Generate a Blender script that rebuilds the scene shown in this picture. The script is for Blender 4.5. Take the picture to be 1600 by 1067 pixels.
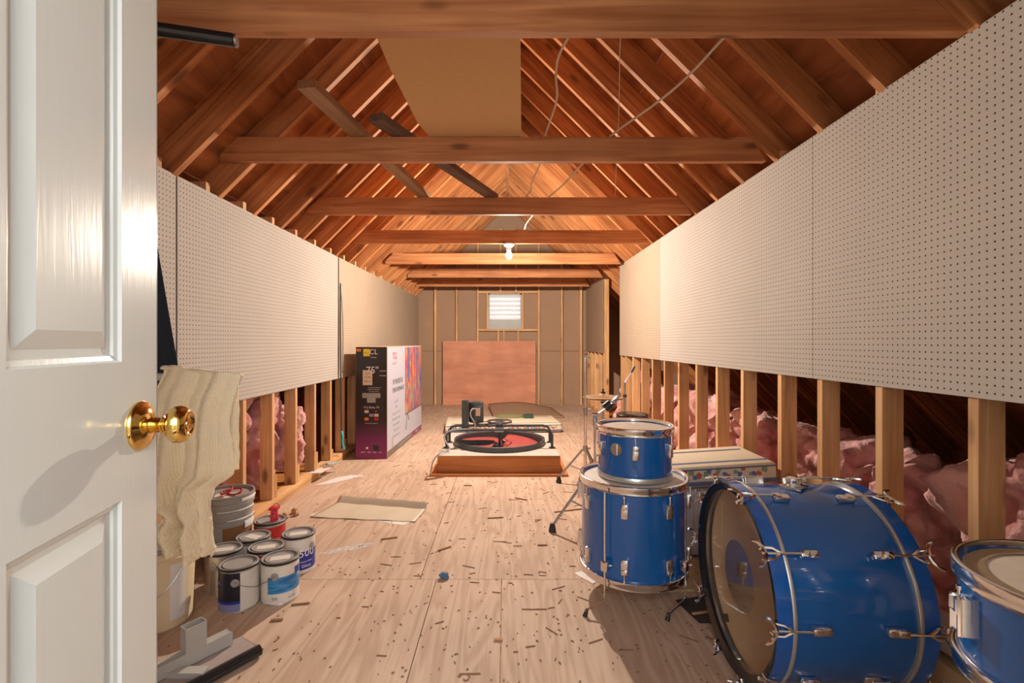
import bpy, bmesh, math, random
from mathutils import Vector, Matrix, Euler, noise as mnoise
PI = math.pi
R_ = math.radians
scn = bpy.context.scene
C = scn.collection
for o in list(bpy.data.objects):
    bpy.data.objects.remove(o)

# ------------------------------------------------------------------ camera
cd = bpy.data.cameras.new('camera'); cam = bpy.data.objects.new('camera', cd); C.objects.link(cam)
cam.location = (0, 0, 1.22); cam.rotation_euler = (R_(90), 0, 0)
cd.sensor_width = 36; cd.lens = 36 * 758 / 1600; cd.shift_x = 10 / 1600; cd.clip_start = .02; cd.clip_end = 60
scn.camera = cam

# ------------------------------------------------------------------ world: pale daylight outside
w = bpy.data.worlds.new('world'); scn.world = w; w.use_nodes = True
bg = w.node_tree.nodes['Background']; bg.inputs[0].default_value = (.86, .93, 1, 1); bg.inputs[1].default_value = 2.2

# ------------------------------------------------------------------ lights
BULB = Vector((.035, 5.152, 2.135))
ld = bpy.data.lights.new('bulb_light', 'POINT'); ld.energy = 132; ld.color = (1, .87, .72); ld.shadow_soft_size = .03
ld.use_nodes = True
nt = ld.node_tree; em = nt.nodes['Emission']; fo = nt.nodes.new('ShaderNodeLightFalloff')
fo.inputs['Strength'].default_value = 1.0
nt.links.new(fo.outputs['Linear'], em.inputs['Strength'])
lo = bpy.data.objects.new('bulb_light', ld); C.objects.link(lo); lo.location = BULB
hd = bpy.data.lights.new('hall_fill', 'AREA'); hd.shape = 'RECTANGLE'; hd.size = 1.7; hd.size_y = 1.3  # soft fill added in the unseen hall to brighten the near side
hd.energy = 85; hd.color = (.95, .97, 1)
ho = bpy.data.objects.new('hall_fill', hd); C.objects.link(ho); ho.location = (.40, -1.25, 1.95); ho.rotation_euler = (R_(62), 0, R_(14))

scn.view_settings.view_transform = 'Standard'; scn.view_settings.look = 'None'
scn.view_settings.exposure = 0.1; scn.view_settings.gamma = 1; scn.view_settings.use_curve_mapping = False

# ------------------------------------------------------------------ materials
def newmat(name):
    m = bpy.data.materials.new(name); m.use_nodes = True
    nt = m.node_tree
    return m, nt, nt.nodes['Principled BSDF']
def N(nt, t, **k):
    n = nt.nodes.new('ShaderNode' + t)
    for a, b in k.items(): setattr(n, a, b)
    return n
def col(c): return (c[0], c[1], c[2], 1)
def plain(name, c, rough=.6, metal=0, coat=0, var=.12, vscale=9, bump=0, bscale=60, spec=.5):
    m, nt, p = newmat(name)
    p.inputs['Roughness'].default_value = rough; p.inputs['Metallic'].default_value = metal
    p.inputs['Coat Weight'].default_value = coat; p.inputs['Specular IOR Level'].default_value = spec
    tc = N(nt, 'TexCoord'); nz = N(nt, 'TexNoise'); nz.inputs['Scale'].default_value = vscale; nz.inputs['Detail'].default_value = 5
    nt.links.new(tc.outputs['Object'], nz.inputs['Vector'])
    mx = N(nt, 'Mix', data_type='RGBA')
    mx.inputs[6].default_value = col([x * (1 - var) for x in c]); mx.inputs[7].default_value = col([min(1, x * (1 + var)) for x in c])
    nt.links.new(nz.outputs['Fac'], mx.inputs[0]); nt.links.new(mx.outputs[2], p.inputs['Base Color'])
    if bump:
        nb = N(nt, 'TexNoise'); nb.inputs['Scale'].default_value = bscale; nb.inputs['Detail'].default_value = 3
        bp = N(nt, 'Bump'); bp.inputs['Strength'].default_value = bump; bp.inputs['Distance'].default_value = .004
        nt.links.new(tc.outputs['Object'], nb.inputs['Vector'])
        nt.links.new(nb.outputs['Fac'], bp.inputs['Height']); nt.links.new(bp.outputs['Normal'], p.inputs['Normal'])
    return m
def wood(name, c1, c2, knot=(.12, .045, .02), rough=.65, grain=26, along=1.3, knots=True, kscale=1.0, contrast=.5, axis=0, kt=(.08, .19)):
    """long grain follows the local X axis of each board (axis=1: local Y)"""
    m, nt, p = newmat(name)
    L = nt.links.new
    p.inputs['Roughness'].default_value = rough; p.inputs['Specular IOR Level'].default_value = .25
    tc = N(nt, 'TexCoord'); oi = N(nt, 'ObjectInfo')
    mul = N(nt, 'Math', operation='MULTIPLY'); mul.inputs[1].default_value = 37.0; L(oi.outputs['Random'], mul.inputs[0])
    cmb = N(nt, 'CombineXYZ')
    for i in range(3): L(mul.outputs[0], cmb.inputs[i])
    add = N(nt, 'VectorMath', operation='ADD'); L(tc.outputs['Object'], add.inputs[0]); L(cmb.outputs[0], add.inputs[1])
    mp = N(nt, 'Mapping')
    sc = [grain, grain, grain]; sc[axis] = along
    mp.inputs['Scale'].default_value = sc; L(add.outputs[0], mp.inputs[0])
    n1 = N(nt, 'TexNoise'); n1.inputs['Scale'].default_value = 1; n1.inputs['Detail'].default_value = 6; n1.inputs['Distortion'].default_value = .9; L(mp.outputs[0], n1.inputs['Vector'])
    r1 = N(nt, 'ValToRGB'); r1.color_ramp.elements[0].position = .5 - contrast * .4; r1.color_ramp.elements[1].position = .5 + contrast * .4
    r1.color_ramp.elements[0].color = col(c1); r1.color_ramp.elements[1].color = col(c2); L(n1.outputs['Fac'], r1.inputs[0])
    n2 = N(nt, 'TexNoise'); n2.inputs['Scale'].default_value = 2.2; n2.inputs['Detail'].default_value = 2; L(add.outputs[0], n2.inputs['Vector'])
    hs = N(nt, 'HueSaturation'); L(r1.outputs[0], hs.inputs['Color'])
    mr = N(nt, 'MapRange'); mr.inputs[1].default_value = .25; mr.inputs[2].default_value = .75; mr.inputs[3].default_value = .78; mr.inputs[4].default_value = 1.18
    L(n2.outputs['Fac'], mr.inputs[0])
    mr2 = N(nt, 'MapRange'); mr2.inputs[3].default_value = .82; mr2.inputs[4].default_value = 1.12; L(oi.outputs['Random'], mr2.inputs[0])
    mm = N(nt, 'Math', operation='MULTIPLY'); L(mr.outputs[0], mm.inputs[0]); L(mr2.outputs[0], mm.inputs[1]); L(mm.outputs[0], hs.inputs['Value'])
    out = hs.outputs[0]
    if knots:
        mk = N(nt, 'Mapping'); s = [7 * kscale] * 3; s[axis] = 2.6 * kscale; mk.inputs['Scale'].default_value = s; L(add.outputs[0], mk.inputs[0])
        vo = N(nt, 'TexVoronoi'); vo.inputs['Scale'].default_value = 1; L(mk.outputs[0], vo.inputs['Vector'])
        rk = N(nt, 'ValToRGB'); rk.color_ramp.elements[0].position = kt[0]; rk.color_ramp.elements[1].position = kt[1]
        rk.color_ramp.elements[0].color = (1, 1, 1, 1); rk.color_ramp.elements[1].color = (0, 0, 0, 1); L(vo.outputs['Distance'], rk.inputs[0])
        mx = N(nt, 'Mix', data_type='RGBA'); mkf = N(nt, 'Math', operation='MULTIPLY'); mkf.inputs[1].default_value = .75
        L(rk.outputs[0], mkf.inputs[0]); L(mkf.outputs[0], mx.inputs[0]); L(out, mx.inputs[6]); mx.inputs[7].default_value = col(knot); out = mx.outputs[2]
    L(out, p.inputs['Base Color'])
    bp = N(nt, 'Bump'); bp.inputs['Strength'].default_value = .25; bp.inputs['Distance'].default_value = .002
    L(n1.outputs['Fac'], bp.inputs['Height']); L(bp.outputs['Normal'], p.inputs['Normal'])
    return m

M = {}
M['rafter'] = wood('rafter_lumber', (.33, .11, .035), (.62, .28, .11))
M['tie'] = wood('collar_tie_lumber', (.36, .125, .045), (.58, .26, .11))
M['stud'] = wood('stud_lumber', (.52, .27, .11), (.74, .46, .235))
M['knotty'] = wood('knotty_stud_lumber', (.50, .24, .09), (.76, .46, .22), knot=(.05, .02, .01), kscale=.75, kt=(.2, .27))
M['sheath'] = wood('roof_plywood', (.22, .06, .018), (.50, .18, .06), grain=9, along=2.0, contrast=.7, kscale=.55)
M['ridge'] = wood('ridge_lumber', (.34, .17, .08), (.5, .28, .14))
M['curb'] = wood('curb_lumber', (.36, .12, .035), (.58, .24, .08), kscale=.8)
M['darkplank'] = wood('dark_plank', (.10, .06, .045), (.17, .11, .08))
M['greyplank'] = wood('weathered_plank', (.26, .14, .07), (.42, .25, .14), knots=True)
M['osb'] = plain('strand_board', (.52, .38, .2), .8, var=.4, vscale=35)
M['leanply'] = wood('reddish_plywood', (.47, .19, .11), (.60, .28, .18), grain=9, along=1.4, knots=False, contrast=.8)
M['chip'] = plain('splinter_wood', (.26, .12, .05), .8, var=.3)
M['litchip'] = plain('pale_splinter', (.42, .24, .12), .8, var=.3)
M['fibre'] = plain('brown_fibreboard', (.345, .225, .15), .95, var=.09, vscale=3, spec=.1)
M['tanboard'] = plain('tan_fibreboard', (.64, .39, .19), .9, var=.07, vscale=40, spec=.1)
M['chrome'] = plain('chrome', (.82, .82, .82), .13, 1, var=.12, vscale=30)
M['steel'] = plain('dull_steel', (.42, .43, .43), .33, 1, var=.15, vscale=20)
M['darkmetal'] = plain('dark_painted_steel', (.075, .085, .09), .42, .3, var=.2)
M['brass'] = plain('polished_brass', (.78, .52, .16), .12, 1, var=.05)
M['black'] = plain('black_rubber', (.018, .018, .02), .5, var=.3)
M['blackgloss'] = plain('black_gloss', (.012, .014, .018), .22, coat=.3, var=.2)
M['blue'] = plain('blue_drum_wrap', (.002, .10, .36), .24, coat=.6, var=.10, vscale=2.5)
M['bluehoop'] = plain('blue_hoop_inlay', (.004, .10, .42), .22, coat=.6, var=.3, vscale=30)
M['silver'] = plain('silver_inlay', (.62, .6, .55), .3, .7, var=.1, vscale=60)
M['drumhead'] = plain('coated_drum_head', (.66, .58, .5), .5, var=.22, vscale=9)
M['innerwood'] = wood('shell_interior', (.84, .54, .28), (.92, .66, .40), knots=False, grain=8)
M['white'] = plain('white_paper', (.8, .78, .74), .7, var=.05)
M['pink'] = None
M['grey'] = plain('grey_enamel', (.48, .47, .44), .4, var=.06)
M['platform'] = plain('pinkish_deck', (.42, .34, .32), .8, var=.15, vscale=40)
M['navycloth'] = plain('navy_cloth', (.006, .009, .015), 1, spec=.05, var=.4, vscale=60, bump=.5, bscale=300)
M['cream'] = plain('cream_plastic', (.78, .66, .45), .42, var=.04)
M['greylid'] = plain('grey_lid', (.33, .31, .3), .5, var=.15, vscale=20)
M['tin'] = plain('tin', (.62, .6, .57), .3, .85, var=.12, vscale=20)
M['offwhite'] = plain('off_white_label', (.72, .68, .62), .5, var=.12, vscale=20)
M['navylabel'] = plain('navy_label', (.012, .014, .03), .35, var=.2)
M['bluelabel'] = plain('blue_label', (.02, .035, .3), .35, var=.1)
M['lilac'] = plain('lilac_label', (.22, .23, .45), .4, var=.15)
M['redlabel'] = plain('red_label', (.5, .02, .02), .4, var=.15)
M['redplastic'] = plain('red_plastic', (.62, .03, .06), .35, var=.1)
M['maroon'] = plain('maroon_blade', (.40, .07, .065), .38, var=.25, vscale=12)
M['fanplate'] = plain('fan_plate', (.5, .47, .42), .55, var=.15)
M['whitelouvre'] = plain('white_louvre', (.85, .87, .9), .5, var=.05)
M['olive'] = plain('olive_rope', (.20, .19, .08), .9, var=.4, vscale=60)
M['darkgreen'] = plain('dark_green_board', (.02, .07, .05), .6)
M['cable'] = plain('pale_cable', (.62, .52, .4), .6)
M['greycord'] = plain('grey_cord', (.35, .36, .35), .5)
M['teal'] = plain('teal_tie', (.05, .5, .6), .5)
M['wallpaint'] = plain('white_wall_paint', (.78, .77, .74), .8, var=.03)
M['vinyl'] = plain('beige_vinyl', (.56, .48, .37), .45, var=.1, vscale=6)
M['leaflet'] = plain('leaflet', (.75, .68, .68), .6, var=.12, vscale=30)
M['bluecloth'] = plain('blue_scrap', (.08, .15, .25), .8)
M['cymbal'] = plain('cymbal_bronze', (.72, .6, .42), .3, .85, var=.1)
M['hall_floor'] = plain('hall_carpet', (.5, .46, .4), .9)
M['ticking'] = plain('ticking', (.6, .58, .55), .85, var=.1, vscale=25, bump=.3, bscale=50)
M['creamfab'] = plain('cream_fabric', (.74, .64, .48), .8, var=.08, vscale=20)
M['bluefab'] = plain('blue_border_fabric', (.13, .15, .26), .8, var=.2, vscale=40)
M['flowerblue'] = plain('flower_blue', (.14, .2, .4), .8)
M['flowerred'] = plain('flower_red', (.6, .13, .06), .8)
M['flowergreen'] = plain('flower_green', (.28, .34, .22), .8)
M['ceramic'] = plain('white_ceramic', (.85, .83, .8), .3, var=.02)
M['boxblack'] = plain('box_black_print', (.02, .017, .022), .4, var=.1)
M['boxwhite'] = plain('box_white_print', (.50, .52, .62), .35, var=.03, vscale=2)
M['kraft'] = plain('kraft_card', (.5, .34, .2), .9)
M['txtwhite'] = plain('print_white', (.8, .8, .8), .6, var=.02)
M['txtred'] = plain('print_red', (.65, .02, .04), .6, var=.02)
M['txtgrey'] = plain('print_grey', (.10, .10, .12), .6, var=.02)
M['txtpale'] = plain('print_pale_grey', (.42, .42, .48), .6, var=.02)
M['yellow'] = plain('yellow_sticker', (.85, .62, .02), .5, var=.03)
M['orange'] = plain('orange_sticker', (.75, .2, .03), .5, var=.03)
M['peach'] = plain('peach_label', (.72, .55, .4), .6, var=.03)
M['boxgrey'] = plain('box_grey_band', (.16, .13, .12), .4, var=.05)
M['appwhite'] = M['peach']
M['mauve'] = plain('mauve_tile', (.3, .27, .5), .5)
M['wornring'] = plain('worn_head_ring', (.34, .24, .15), .5, var=.3, vscale=20)
M['gold'] = plain('ochre_print', (.5, .3, .05), .5)

def m_pegboard(name, c):
    m, nt, p = newmat(name); L = nt.links.new
    p.inputs['Roughness'].default_value = .75; p.inputs['Specular IOR Level'].default_value = .2
    tc = N(nt, 'TexCoord'); sp = N(nt, 'SeparateXYZ'); L(tc.outputs['Object'], sp.inputs[0])
    def cell(out):
        a = N(nt, 'Math', operation='MULTIPLY'); a.inputs[1].default_value = 1 / .0254; L(out, a.inputs[0])
        b = N(nt, 'Math', operation='FRACT'); L(a.outputs[0], b.inputs[0])
        c_ = N(nt, 'Math', operation='SUBTRACT'); c_.inputs[1].default_value = .5; L(b.outputs[0], c_.inputs[0])
        d = N(nt, 'Math', operation='POWER'); d.inputs[1].default_value = 2; 
        e = N(nt, 'Math', operation='ABSOLUTE'); L(c_.outputs[0], e.inputs[0]); L(e.outputs[0], d.inputs[0]); return d.outputs[0]
    s = N(nt, 'Math', operation='ADD'); L(cell(sp.outputs['Y']), s.inputs[0]); L(cell(sp.outputs['Z']), s.inputs[1])
    lt = N(nt, 'Math', operation='LESS_THAN'); lt.inputs[1].default_value = .0185; L(s.outputs[0], lt.inputs[0])
    nz = N(nt, 'TexNoise'); nz.inputs['Scale'].default_value = 2.5; nz.inputs['Detail'].default_value = 4; L(tc.outputs['Object'], nz.inputs['Vector'])
    mx = N(nt, 'Mix', data_type='RGBA'); mx.inputs[6].default_value = col([x * .93 for x in c]); mx.inputs[7].default_value = col([x * 1.06 for x in c]); L(nz.outputs['Fac'], mx.inputs[0])
    m2 = N(nt, 'Mix', data_type='RGBA'); m2.inputs[7].default_value = (.035, .022, .015, 1); L(lt.outputs[0], m2.inputs[0]); L(mx.outputs[2], m2.inputs[6])
    L(m2.outputs[2], p.inputs['Base Color'])
    return m
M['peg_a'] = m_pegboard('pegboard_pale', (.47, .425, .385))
M['peg_b'] = m_pegboard('pegboard_tan', (.44, .35, .265))  # tan beyond the seams: warmer light put into the panel colour
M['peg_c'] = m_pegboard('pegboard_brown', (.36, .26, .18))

def m_floor():
    m, nt, p = newmat('floor_plywood'); L = nt.links.new
    p.inputs['Roughness'].default_value = .7; p.inputs['Specular IOR Level'].default_value = .2
    ge = N(nt, 'NewGeometry'); tc = N(nt, 'TexCoord'); oi = N(nt, 'ObjectInfo')
    mul = N(nt, 'Math', operation='MULTIPLY'); mul.inputs[1].default_value = 19; L(oi.outputs['Random'], mul.inputs[0])
    cmb = N(nt, 'CombineXYZ'); L(mul.outputs[0], cmb.inputs[0]); L(mul.outputs[0], cmb.inputs[1])
    add = N(nt, 'VectorMath', operation='ADD'); L(ge.outputs['Position'], add.inputs[0]); L(cmb.outputs[0], add.inputs[1])
    mp = N(nt, 'Mapping'); mp.inputs['Scale'].default_value = (8, .8, 1); L(add.outputs[0], mp.inputs[0])
    n1 = N(nt, 'TexNoise'); n1.inputs['Scale'].default_value = 1.0; n1.inputs['Detail'].default_value = 2; n1.inputs['Distortion'].default_value = .6; L(mp.outputs[0], n1.inputs['Vector'])
    # contour lines of the noise = cathedral grain
    k = N(nt, 'Math', operation='MULTIPLY'); k.inputs[1].default_value = 38; L(n1.outputs['Fac'], k.inputs[0])
    sn = N(nt, 'Math', operation='SINE'); L(k.outputs[0], sn.inputs[0])
    mr = N(nt, 'MapRange'); mr.inputs[1].default_value = -1; mr.inputs[2].default_value = 1; L(sn.outputs[0], mr.inputs[0])
    r = N(nt, 'Mix', data_type='RGBA'); r.inputs[6].default_value = (.47, .325, .235, 1); r.inputs[7].default_value = (.56, .41, .31, 1); L(mr.outputs[0], r.inputs[0])
    # fine fibres
    mp2 = N(nt, 'Mapping'); mp2.inputs['Scale'].default_value = (110, 5, 1); L(add.outputs[0], mp2.inputs[0])
    n2 = N(nt, 'TexNoise'); n2.inputs['Scale'].default_value = 1; n2.inputs['Detail'].default_value = 3; L(mp2.outputs[0], n2.inputs['Vector'])
    hs = N(nt, 'HueSaturation'); L(r.outputs[2], hs.inputs['Color'])
    m3 = N(nt, 'MapRange'); m3.inputs[1].default_value = .3; m3.inputs[2].default_value = .7; m3.inputs[3].default_value = .93; m3.inputs[4].default_value = 1.05; L(n2.outputs['Fac'], m3.inputs[0]); 
    n4 = N(nt, 'TexNoise'); n4.inputs['Scale'].default_value = 1.6; n4.inputs['Detail'].default_value = 5; L(ge.outputs['Position'], n4.inputs['Vector'])
    m4 = N(nt, 'MapRange'); m4.inputs[1].default_value = .3; m4.inputs[2].default_value = .7; m4.inputs[3].default_value = .88; m4.inputs[4].default_value = 1.1; L(n4.outputs['Fac'], m4.inputs[0])
    mm = N(nt, 'Math', operation='MULTIPLY'); L(m3.outputs[0], mm.inputs[0]); L(m4.outputs[0], mm.inputs[1]); L(mm.outputs[0], hs.inputs['Value'])
    # dirt specks
    n3 = N(nt, 'TexNoise'); n3.inputs['Scale'].default_value = 75; n3.inputs['Detail'].default_value = 2; L(ge.outputs['Position'], n3.inputs['Vector'])
    n5 = N(nt, 'TexNoise'); n5.inputs['Scale'].default_value = 2.3; L(ge.outputs['Position'], n5.inputs['Vector'])
    sm = N(nt, 'Math', operation='MULTIPLY_ADD'); sm.inputs[1].default_value = .22; L(n5.outputs['Fac'], sm.inputs[0]); L(n3.outputs['Fac'], sm.inputs[2])
    rk = N(nt, 'ValToRGB'); rk.color_ramp.elements[0].position = .835; rk.color_ramp.elements[1].position = .865; L(sm.outputs[0], rk.inputs[0])
    mx = N(nt, 'Mix', data_type='RGBA'); mx.inputs[7].default_value = (.2, .12, .08, 1); L(rk.outputs[0], mx.inputs[0]); L(hs.outputs[0], mx.inputs[6])
    L(mx.outputs[2], p.inputs['Base Color'])
    return m
M['floor'] = m_floor()

def m_pink():
    m, nt, p = newmat('pink_fibreglass'); L = nt.links.new
    p.inputs['Roughness'].default_value = 1; p.inputs['Specular IOR Level'].default_value = .05
    p.inputs['Sheen Weight'].default_value = .3
    tc = N(nt, 'TexCoord'); n1 = N(nt, 'TexNoise'); n1.inputs['Scale'].default_value = 5; n1.inputs['Detail'].default_value = 7; n1.inputs['Distortion'].default_value = .6
    L(tc.outputs['Object'], n1.inputs['Vector'])
    r = N(nt, 'ValToRGB'); r.color_ramp.elements[0].position = .32; r.color_ramp.elements[1].position = .66
    r.color_ramp.elements[0].color = (.42, .13, .13, 1); r.color_ramp.elements[1].color = (.80, .50, .48, 1); L(n1.outputs['Fac'], r.inputs[0]); L(r.outputs[0], p.inputs['Base Color'])
    n2 = N(nt, 'TexNoise'); n2.inputs['Scale'].default_value = 38; n2.inputs['Detail'].default_value = 8; L(tc.outputs['Object'], n2.inputs['Vector'])
    bp = N(nt, 'Bump'); bp.inputs['Strength'].default_value = .8; bp.inputs['Distance'].default_value = .012; L(n2.outputs['Fac'], bp.inputs['Height']); L(bp.outputs['Normal'], p.inputs['Normal'])
    return m
M['pink'] = m_pink()

def m_door():
    m, nt, p = newmat('door_white_gloss'); L = nt.links.new
    p.inputs['Base Color'].default_value = (.55, .565, .53, 1); p.inputs['Roughness'].default_value = .2; p.inputs['Coat Weight'].default_value = .3; p.inputs['Coat Roughness'].default_value = .08
    tc = N(nt, 'TexCoord'); mp = N(nt, 'Mapping'); mp.inputs['Scale'].default_value = (90, 90, 5); L(tc.outputs['Object'], mp.inputs[0])
    n1 = N(nt, 'TexNoise'); n1.inputs['Scale'].default_value = 1; n1.inputs['Detail'].default_value = 3; n1.inputs['Distortion'].default_value = 1.2; L(mp.outputs[0], n1.inputs['Vector'])
    bp = N(nt, 'Bump'); bp.inputs['Strength'].default_value = .22; bp.inputs['Distance'].default_value = .0012; L(n1.outputs['Fac'], bp.inputs['Height']); L(bp.outputs['Normal'], p.inputs['Normal'])
    return m
M['door'] = m_door()

def m_knit():
    m, nt, p = newmat('cream_knit'); L = nt.links.new
    p.inputs['Roughness'].default_value = .95; p.inputs['Sheen Weight'].default_value = .3; p.inputs['Specular IOR Level'].default_value = .1
    tc = N(nt, 'TexCoord')
    wv = N(nt, 'TexWave', bands_direction='Z'); wv.inputs['Scale'].default_value = 48; wv.inputs['Distortion'].default_value = 2; wv.inputs['Detail'].default_value = 2; wv.inputs['Detail Scale'].default_value = 3
    L(tc.outputs['Object'], wv.inputs['Vector'])
    w2 = N(nt, 'TexWave', bands_direction='X'); w2.inputs['Scale'].default_value = 55; w2.inputs['Distortion'].default_value = 2; L(tc.outputs['Object'], w2.inputs['Vector'])
    ad = N(nt, 'Math', operation='ADD'); L(wv.outputs['Fac'], ad.inputs[0]); L(w2.outputs['Fac'], ad.inputs[1])
    mr = N(nt, 'MapRange'); mr.inputs[2].default_value = 2; L(ad.outputs[0], mr.inputs[0])
    mx = N(nt, 'Mix', data_type='RGBA'); mx.inputs[6].default_value = (.86, .68, .43, 1); mx.inputs[7].default_value = (.98, .88, .66, 1); L(mr.outputs[0], mx.inputs[0]); L(mx.outputs[2], p.inputs['Base Color'])
    bp = N(nt, 'Bump'); bp.inputs['Strength'].default_value = .35; bp.inputs['Distance'].default_value = .003; L(ad.outputs[0], bp.inputs['Height']); L(bp.outputs['Normal'], p.inputs['Normal'])
    return m
M['knit'] = m_knit()

def m_clear(name, fac, tint=(1, 1, 1), rough=.03):
    m, nt, p = newmat(name); L = nt.links.new
    nt.nodes.remove(p); out = nt.nodes['Material Output']
    tr = N(nt, 'BsdfTransparent'); tr.inputs[0].default_value = col(tint); gl = N(nt, 'BsdfGlossy'); gl.inputs['Roughness'].default_value = rough
    mx = N(nt, 'MixShader'); mx.inputs[0].default_value = fac; L(gl.outputs[0], mx.inputs[2])
    df = N(nt, 'BsdfTranslucent'); df.inputs[0].default_value = (.9, .8, .68, 1); d2 = N(nt, 'BsdfDiffuse'); d2.inputs[0].default_value = (.9, .78, .64, 1)
    a1 = N(nt, 'MixShader'); L(df.outputs[0], a1.inputs[1]); L(d2.outputs[0], a1.inputs[2]); a2 = N(nt, 'MixShader'); a2.inputs[0].default_value = .22; L(tr.outputs[0], a2.inputs[1]); L(a1.outputs[0], a2.inputs[2]); L(a2.outputs[0], mx.inputs[1]); L(mx.outputs[0], out.inputs[0])
    return m
M['clearhead'] = m_clear('clear_drum_head', .13, (.97, .96, .94))
M['dot'] = m_clear('mirror_like_centre_dot', .5, (.5, .48, .46), .05)

def m_bulb():
    m, nt, p = newmat('lit_bulb_glass'); L = nt.links.new
    nt.nodes.remove(p); out = nt.nodes['Material Output']
    tr = N(nt, 'BsdfTransparent'); e = N(nt, 'Emission'); e.inputs[0].default_value = (1, .95, .86, 1); e.inputs[1].default_value = 6
    ad = N(nt, 'AddShader'); L(tr.outputs[0], ad.inputs[0]); L(e.outputs[0], ad.inputs[1]); L(ad.outputs[0], out.inputs[0]); return m
M['bulb'] = m_bulb()

def m_art():
    m, nt, p = newmat('colourful_screen_print'); L = nt.links.new
    p.inputs['Roughness'].default_value = .35
    tc = N(nt, 'TexCoord'); mp = N(nt, 'Mapping'); mp.inputs['Scale'].default_value = (1, 15, 2.6); mp.inputs['Rotation'].default_value = (.12, 0, 0); L(tc.outputs['Object'], mp.inputs[0])
    n = N(nt, 'TexNoise'); n.inputs['Scale'].default_value = 1; n.inputs['Detail'].default_value = 3; n.inputs['Distortion'].default_value = .9; L(mp.outputs[0], n.inputs['Vector'])
    r = N(nt, 'ValToRGB'); cr = r.color_ramp
    cols = [(.03, .06, .35), (.06, .25, .45), (.18, .05, .32), (.55, .05, .12), (.65, .18, .04), (.65, .38, .12), (.12, .32, .42), (.06, .05, .25)]
    cr.elements[0].position = .33; cr.elements[0].color = col(cols[0]); cr.elements[1].position = .64; cr.elements[1].color = col(cols[-1])
    for i, c in enumerate(cols[1:-1]): e = cr.elements.new(.395 + i * .038); e.color = col(c)
    L(n.outputs['Fac'], r.inputs[0]); L(r.outputs[0], p.inputs['Base Color']); return m
M['art'] = m_art()
def m_grad():
    m, nt, p = newmat('box_black_to_purple_print'); L = nt.links.new
    p.inputs['Roughness'].default_value = .3
    tc = N(nt, 'TexCoord'); sp = N(nt, 'SeparateXYZ'); L(tc.outputs['Object'], sp.inputs[0])
    r = N(nt, 'ValToRGB'); cr = r.color_ramp; cr.elements[0].position = .0; cr.elements[0].color = (.26, .022, .14, 1); cr.elements[1].position = .40; cr.elements[1].color = (.022, .018, .022, 1)
    e = cr.elements.new(.16); e.color = (.20, .02, .12, 1); L(sp.outputs['Z'], r.inputs[0]); L(r.outputs[0], p.inputs['Base Color']); return m
M['boxgrad'] = m_grad()
def m_sea():
    m, nt, p = newmat('blue_water_label'); L = nt.links.new
    p.inputs['Roughness'].default_value = .35
    tc = N(nt, 'TexCoord'); mp = N(nt, 'Mapping'); mp.inputs['Scale'].default_value = (12, 12, 90); L(tc.outputs['Object'], mp.inputs[0])
    n = N(nt, 'TexNoise'); n.inputs['Scale'].default_value = 1; n.inputs['Detail'].default_value = 4; n.inputs['Distortion'].default_value = .8; L(mp.outputs[0], n.inputs['Vector'])
    r = N(nt, 'ValToRGB'); cr = r.color_ramp; cr.elements[0].position = .35; cr.elements[0].color = (.01, .10, .35, 1); cr.elements[1].position = .72; cr.elements[1].color = (.08, .42, .7, 1)
    L(n.outputs['Fac'], r.inputs[0]); L(r.outputs[0], p.inputs['Base Color']); return m
M['sea'] = m_sea()

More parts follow.
